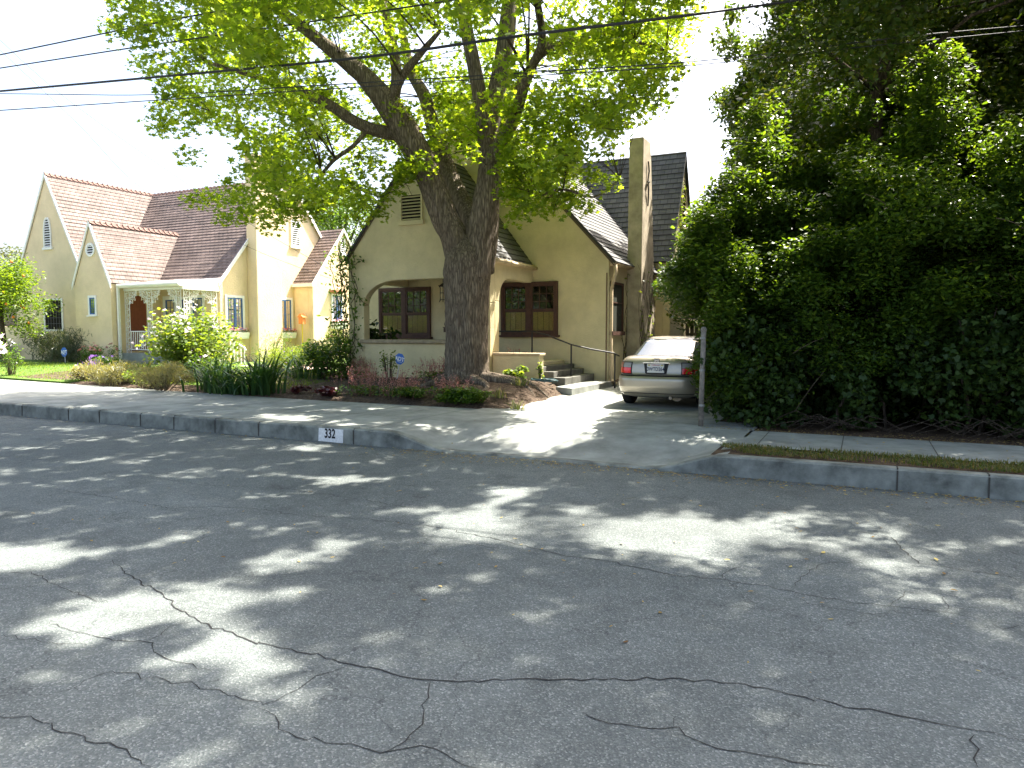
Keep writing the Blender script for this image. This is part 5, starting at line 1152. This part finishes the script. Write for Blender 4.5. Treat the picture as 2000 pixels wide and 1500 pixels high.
coral('airy pink flowers before the porch wall left of the blue sign', 715, 765, .4, 1, .55); coral('pink flowers right below the blue sign stake', 790, 770, .4, 2, .5, .5); coral('pink flowers against the porch wall between sign and trunk', 850, 752, .45, 3, .45, .5)
coral('reddish pink flowers at the left foot of the maple trunk', 880, 772, .4, 4, .35, .42, 40); coral('pink flowers next to the vine at the tan house corner', 705, 742, .42, 5, .4, .55, 40); coral('bright pink plumes in front of the stuccoed step wall', 1005, 745, .45, 6, .3, .72, 60)
p = at(1008, 752, Z=.45); shrub('lime_plant', 'small lime green plant with pink plumes behind at the right maple roots', 'plant', (p.x, p.y-.15, mulch_z(p.x, p.y)), .38, .25, .3, 420, .075, M['lime_leaf'], 'round', None, None, 60, up=.8, stem=False, lumps=6)
p = at(760, 748, Z=.45); shrub('rose_bush', 'small leafy rose shoot just left of the blue sign in front of the porch', 'shrub', (p.x, p.y, mulch_z(p.x, p.y)), .22, .18, .8, 190, .075, M['lime_leaf'], 'oval', None, None, 61, lumps=6)
p = at(1075, 752, Z=.4); shrub('garden_sprig', 'single leafy sprig standing before the lowest entry step', 'plant', (-6.95, 15.75, mulch_z(-6.95, 15.75)), .1, .1, .42, 70, .075, M['lime_leaf'], 'oval', None, None, 62, lumps=5)
shrub('porch_plant', 'dark leafy pot plant inside the arched porch behind its ledge', 'plant', (-12.25, 16.75, .98), .45, .4, 1.05, 420, .12, M['ivy_leaf'], 'ivy', None, None, 63, lumps=8)
gf = 'low leafy ground plants filling the front bed'
for k, (x, y, rx, h, mm, lab) in enumerate(((-18.0, 13.6, .8, .55, 'green_leaf', 'loose green filler plant between the lavender and the white flowered bush'), (-16.9, 12.7, .6, .4, 'lime_leaf', 'low lime filler plant in front of the white flowered bush'), (-15.2, 13.5, .8, .8, 'green_leaf', 'green filler plant behind the left sword leaved clump'), (-13.6, 13.4, .6, .6, 'green_leaf', 'green filler plant behind the gap between the sword leaved clumps'), (-20.6, 13.4, .7, .45, 'grey_leaf', 'low grey filler plant at the lawn end of the front bed'))):
    shrub('filler_plant', lab, 'plant', (x, y, .26), rx, .45, h, 1100, .08, M[mm], 'oval', gf, (M['violet'], 8, .05) if k == 2 else None, 200+k, lumps=9)
# climbing vine on the corner of the tan house
vt = thing('climbing_vine', (-12.9, 15.85, .3), 'green vine climbing the left corner of the tan house to its eave', 'vine')
r = np.random.default_rng(77); mb = MB(); vl = []
for i in range(9):
    p_ = [Vector((-12.86+r.normal()*.1, 15.86-r.uniform(0, .06), .3))]
    while p_[-1].z < 3.9+r.uniform(-.6, .5): p_.append(p_[-1]+Vector((r.normal()*.07-.02*(p_[-1].x+12.85), 0, .2))); p_[-1].y = 15.88-r.uniform(0, .1)
    mb.tube(p_, .012, 5); vl += [q+Vector((r.normal()*.13, -abs(r.normal())*.09, r.normal()*.12)) for q in p_ for _ in range(7)]
for pth in ([(-12.75, 3.9), (-12.55, 4.2), (-12.35, 4.45), (-12.15, 4.75)], [(-12.6, 2.9), (-12.45, 2.75), (-12.3, 2.55), (-12.1, 2.45)], [(-12.7, 3.6), (-12.5, 3.55), (-12.35, 3.7), (-12.2, 3.6)], [(-12.6, 1.6), (-12.4, 1.4), (-12.3, 1.2)]):
    q_ = [Vector((x, 15.89, z)) for x, z in pth]; mb.tube(q_, .008, 4); vl += [a.lerp(b, t)+Vector((r.normal()*.05, -abs(r.normal())*.05, r.normal()*.06)) for a, b in zip(q_, q_[1:]) for t in (0, .2, .4, .6, .8)]
mb.build('stem', M['vine_wood'], vt); leaves('foliage', vl, .095, M['green_leaf'], vt, 'oval', up=.1, var=.5, droop=.8, seed=12)
cv = thing('creeper', (-5.9, 20, .3), 'sparse leafy creeper with bare stems on the slab chimney and side wall', 'vine')
mb = MB(); vl = []
for i in range(26):
    on = i % 3; x = cx1+.012 if on else GX1+.012; y0 = r.uniform(20.3, 21.6) if on else r.uniform(19.75, 20.1); p_ = [Vector((x, y0, .4))]
    for k in range(r.integers(8, 22)): p_.append(Vector((x, p_[-1].y+r.normal()*.09, p_[-1].z+.16)))
    mb.tube(p_, .007, 4); vl += [q+Vector((abs(r.normal())*.03, r.normal()*.07, r.normal()*.07)) for q in p_ if r.uniform() < .3]
for i in range(40): z = 3.2+i*.09; vl += [Vector((RX+.05+abs(r.normal())*.05, 23.75+(z-3.2)*.25+r.normal()*.12, z)) for _ in range(3)]
mb.build('stem', M['vine_wood'], cv); leaves('foliage', vl, .1, M['lime_leaf'], cv, 'oval', up=.1, seed=14)
# citrus tree
ot = thing('orange_tree', (-36.3, 17.6, .3), 'rounded orange tree hung with ripe fruit at the left edge', 'tree')
oc = at(2, 575, Y=17.2); r = np.random.default_rng(5); cs = []; 
for i in range(60): d = r.normal(size=3); d /= np.linalg.norm(d); cs.append(np.array(oc)+d*np.array([2.3, 1.6, 1.75])*r.uniform(.3, 1)+np.array([0, 0, .1]))
leaves('crown', in_clumps(cs, [.62]*60, 520, 6, .85, .5), .12, M['orange_leaf'], ot, 'oval', up=.5, droop=.3, seed=15)
mb = MB(); tubes(mb, [Vector((oc.x, oc.y, .2)), Vector((oc.x+.05, oc.y, 1.0)), Vector((oc.x-.05, oc.y, 2.2)), Vector((oc.x, oc.y, 3.2))], [.14, .12, .08, .03], 10, .05, 3); mb.build('trunk', M['darkbark'], ot)
fruit = None
for i in range(34):
    c = cs[i]+r.normal(size=3)*np.array([.25, .2, .2])+np.array([.1, -.35, 0])
    if fruit is None:
        mb = MB(); mb.lathe([(.0, -.055), (.03, -.047), (.05, -.022), (.055, 0), (.05, .022), (.03, .047), (0, .055)], (0, 0, 0), 10); fruit = mb.build('orange_fruit', M['orange'], ot, True); f_ = fruit
    else: f_ = fruit.copy(); COL.objects.link(f_)
    f_.location = c
shrub('white_rose_bush', 'rose bush with white blooms at the very left edge by the pavement', 'shrub', (-24.9, 13.8, .25), .45, .35, 1.3, 600, .075, M['green_leaf'], 'oval', None, (M['white_petal'], 40, .16), 70)
gw = tag(MB().box(-60, -35.6, 20.6, 20.85, .1, 2.0).build('garden_wall', M['stucco_peach'], bevel=.03), 'low peach garden wall behind the orange tree', 'wall')
shrub('border_shrub', 'dark green shrub at the garden wall under the orange tree', 'shrub', (-36.5, 19.6, .3), 1.6, .6, .9, 1500, .11, M['sage_leaf'], 'oval', None, None, 71, lumps=12)
# background trees and planting
def tree(label, x, y, h, rad, m, seed, n=90, size=.22, per=70, group='trees far behind the houses'):
    t_ = thing('background_tree', (x, y, .2), label, 'tree', group); r = np.random.default_rng(seed); cs = []
    for i in range(n): d = r.normal(size=3); d /= np.linalg.norm(d); cs.append(np.array([x, y, h-rad*.9])+d*np.array([rad, rad, rad*.85])*r.uniform(.3, 1)**.6)
    leaves('crown', in_clumps(cs, [rad*.3]*n, per, seed, .8, .5), size, m, t_, 'oval', up=.4, droop=.3, seed=seed)
    mb = MB(); tubes(mb, [Vector((x, y, .1)), Vector((x+.1, y, h*.3)), Vector((x, y, h*.6)), Vector((x, y, h*.85))], [rad*.1, rad*.085, rad*.06, rad*.02], 10, .05, seed)
    for c in cs[::5]: mb.tube([(x, y, h*.5), Vector((x, y, h*.55)).lerp(Vector(c), .5), c], [rad*.04, rad*.03, rad*.01], 5)
    mb.build('trunk', M['darkbark'], t_)
p = at(35, 460, Y=34); tree('hazy grey green tree beyond the left gable of the peach house', p.x, p.y, 9.0, 3.2, M['sage_leaf'], 81)
p = at(-60, 470, Y=36); tree('broad green tree at the far left beyond the orange tree', p.x, p.y, 8.5, 3.4, M['green_leaf'], 82)
p = at(665, 440, Y=40); tree('light green tree rising between the two houses', p.x, p.y, 12, 4.2, M['green_leaf'], 83)
p = at(590, 380, Y=46); tree('green tree behind the right wing of the peach house', p.x, p.y, 12.5, 4.4, M['sage_leaf'], 84)
p = at(1310, 560, Y=33); tree('dark green tree at the end of the driveway', p.x, p.y, 6.2, 3.0, M['hedge_leaf'], 85, 70, .16, 120)
p = at(1420, 560, Y=30); tree('dark green tree behind the hedge at the end of the driveway', p.x, p.y, 6.5, 2.6, M['hedge_leaf'], 86, 70, .16, 120)
for k, (x, y, h, lab) in enumerate(((-22, -14, 8.5, 'leafy tree added unseen across the street to reflect in the window right of the trunk'), (-30, -15, 9.5, 'tall leafy tree added unseen across the street to reflect between the two window pairs'), (-38, -14, 8, 'leafy tree added unseen across the street to reflect in the porch window'))):
    tree(lab, x, y, h, 4.4, M['hedge_leaf'], 91+k, 110, .3, 26, 'unseen trees added across the street for reflections')  # unseen trees added so the window panes reflect foliage
fe = thing('board_fence', (-3.7, 25.4, .2), 'weathered upright board fence across the end of the driveway', 'fence')
mb = MB()
for i in range(26):
    x = -5.6+i*.16
    if i % 7 == 5: continue
    mb.box(x, x+.13, 25.4, 25.43, .25, 2.0+.04*math.sin(i*2.3))
mb.build('boarding', mat('grey_board', (.20, .16, .12), .9, .1, (6, .4), scale=(6, 6, 1)), fe)
mb = MB(); mb.box(-5.6, -1.4, 25.44, 25.5, .6, .7); mb.box(-5.6, -1.4, 25.44, 25.5, 1.6, 1.7); mb.build('rail', M['vine_wood'], fe)
p = at(1285, 690, Y=19.6); shrub('side_shrub', 'small pale green bush beside the chimney foot behind the car', 'shrub', (-5.35, 19.8, .25), .35, .5, 1.05, 420, .09, M['lime_leaf'], 'oval', None, None, 90, lumps=8)
# hose
mb = MB(); pts = [Vector((-7.16, 16.0, .82)), Vector((-7.0, 15.95, .80)), Vector((-6.9, 15.9, .6)), Vector((-6.8, 15.8, .42))]
for i in range(44): a = i*.42; pts.append(Vector((-6.75+.36*math.cos(a)*(1-.004*i), 15.55+.2*math.sin(a), mulch_z(-6.75, 15.5)+.03+.0012*i+.012*math.sin(a*3.3))))
mb.tube(pts, .013, 6); hs = tag(mb.build('garden_hose', plain('hose_green', (.05, .10, .11), rough=.45), smoothed=True), 'dark green garden hose hanging from a tap and coiled below the step wall', 'hose')
# overhead wires along the street, and the service drops to the house
def wire(label, pts, r_, group, ext=True):
    P_ = [at(u, v, Y=y) for u, v, y in pts]
    if ext: P_ = [P_[0]+(P_[0]-P_[1]).normalized()*14]+P_+[P_[-1]+(P_[-1]-P_[-2]).normalized()*12]
    mb = MB(); tubes(mb, P_, [r_]*len(P_), 6, 0, 0, 6); tag(mb.build('overhead_wire', plain('wire_black', (.03, .03, .035), rough=.6), smoothed=True), label, 'wire', group)
g_ = 'overhead street wires'
wire('topmost black street wire entering the maple crown at left', [(0, 107, 9), (170, 72, 9), (340, 38, 9), (600, -10, 9), (900, -70, 9)], .013, g_)
wire('black street wire just below the topmost one at left', [(0, 133, 9), (260, 93, 9), (500, 58, 9), (860, 4, 9), (1000, -20, 9)], .012, g_)
wire('thickest black street cable crossing in front of the maple limbs', [(0, 178, 9), (300, 151, 9), (700, 113, 9), (1000, 72, 9), (1380, 25, 10.5), (1700, -20, 14)], .02, g_)
wire('lowest thin street wire sagging behind the thick cable', [(0, 183, 9), (300, 185, 9), (600, 168, 9), (900, 150, 9), (1330, 122, 10), (1520, 102, 13.2), (1700, 80, 12.4), (1800, 68, 13.6), (2000, 50, 15)], .008, g_)
wire('second thin wire lying just under the lowest street wire at right', [(900, 157, 9), (1330, 129, 10), (1520, 110, 13.2), (1700, 90, 12.4), (1800, 80, 13.6), (2000, 60, 15)], .007, g_)
wire('thin service wire slanting down over the peach house roof, upper one', [(-40, 40, 12), (120, 185, 14), (330, 335, 16), (480, 432, 16.5), (668, 540, 16.5)], .006, g_, False)
wire('thin service wire slanting down over the peach house roof, lower one', [(-40, 60, 12), (150, 240, 14), (280, 370, 16), (480, 480, 16.5), (668, 552, 16.5)], .006, g_, False)
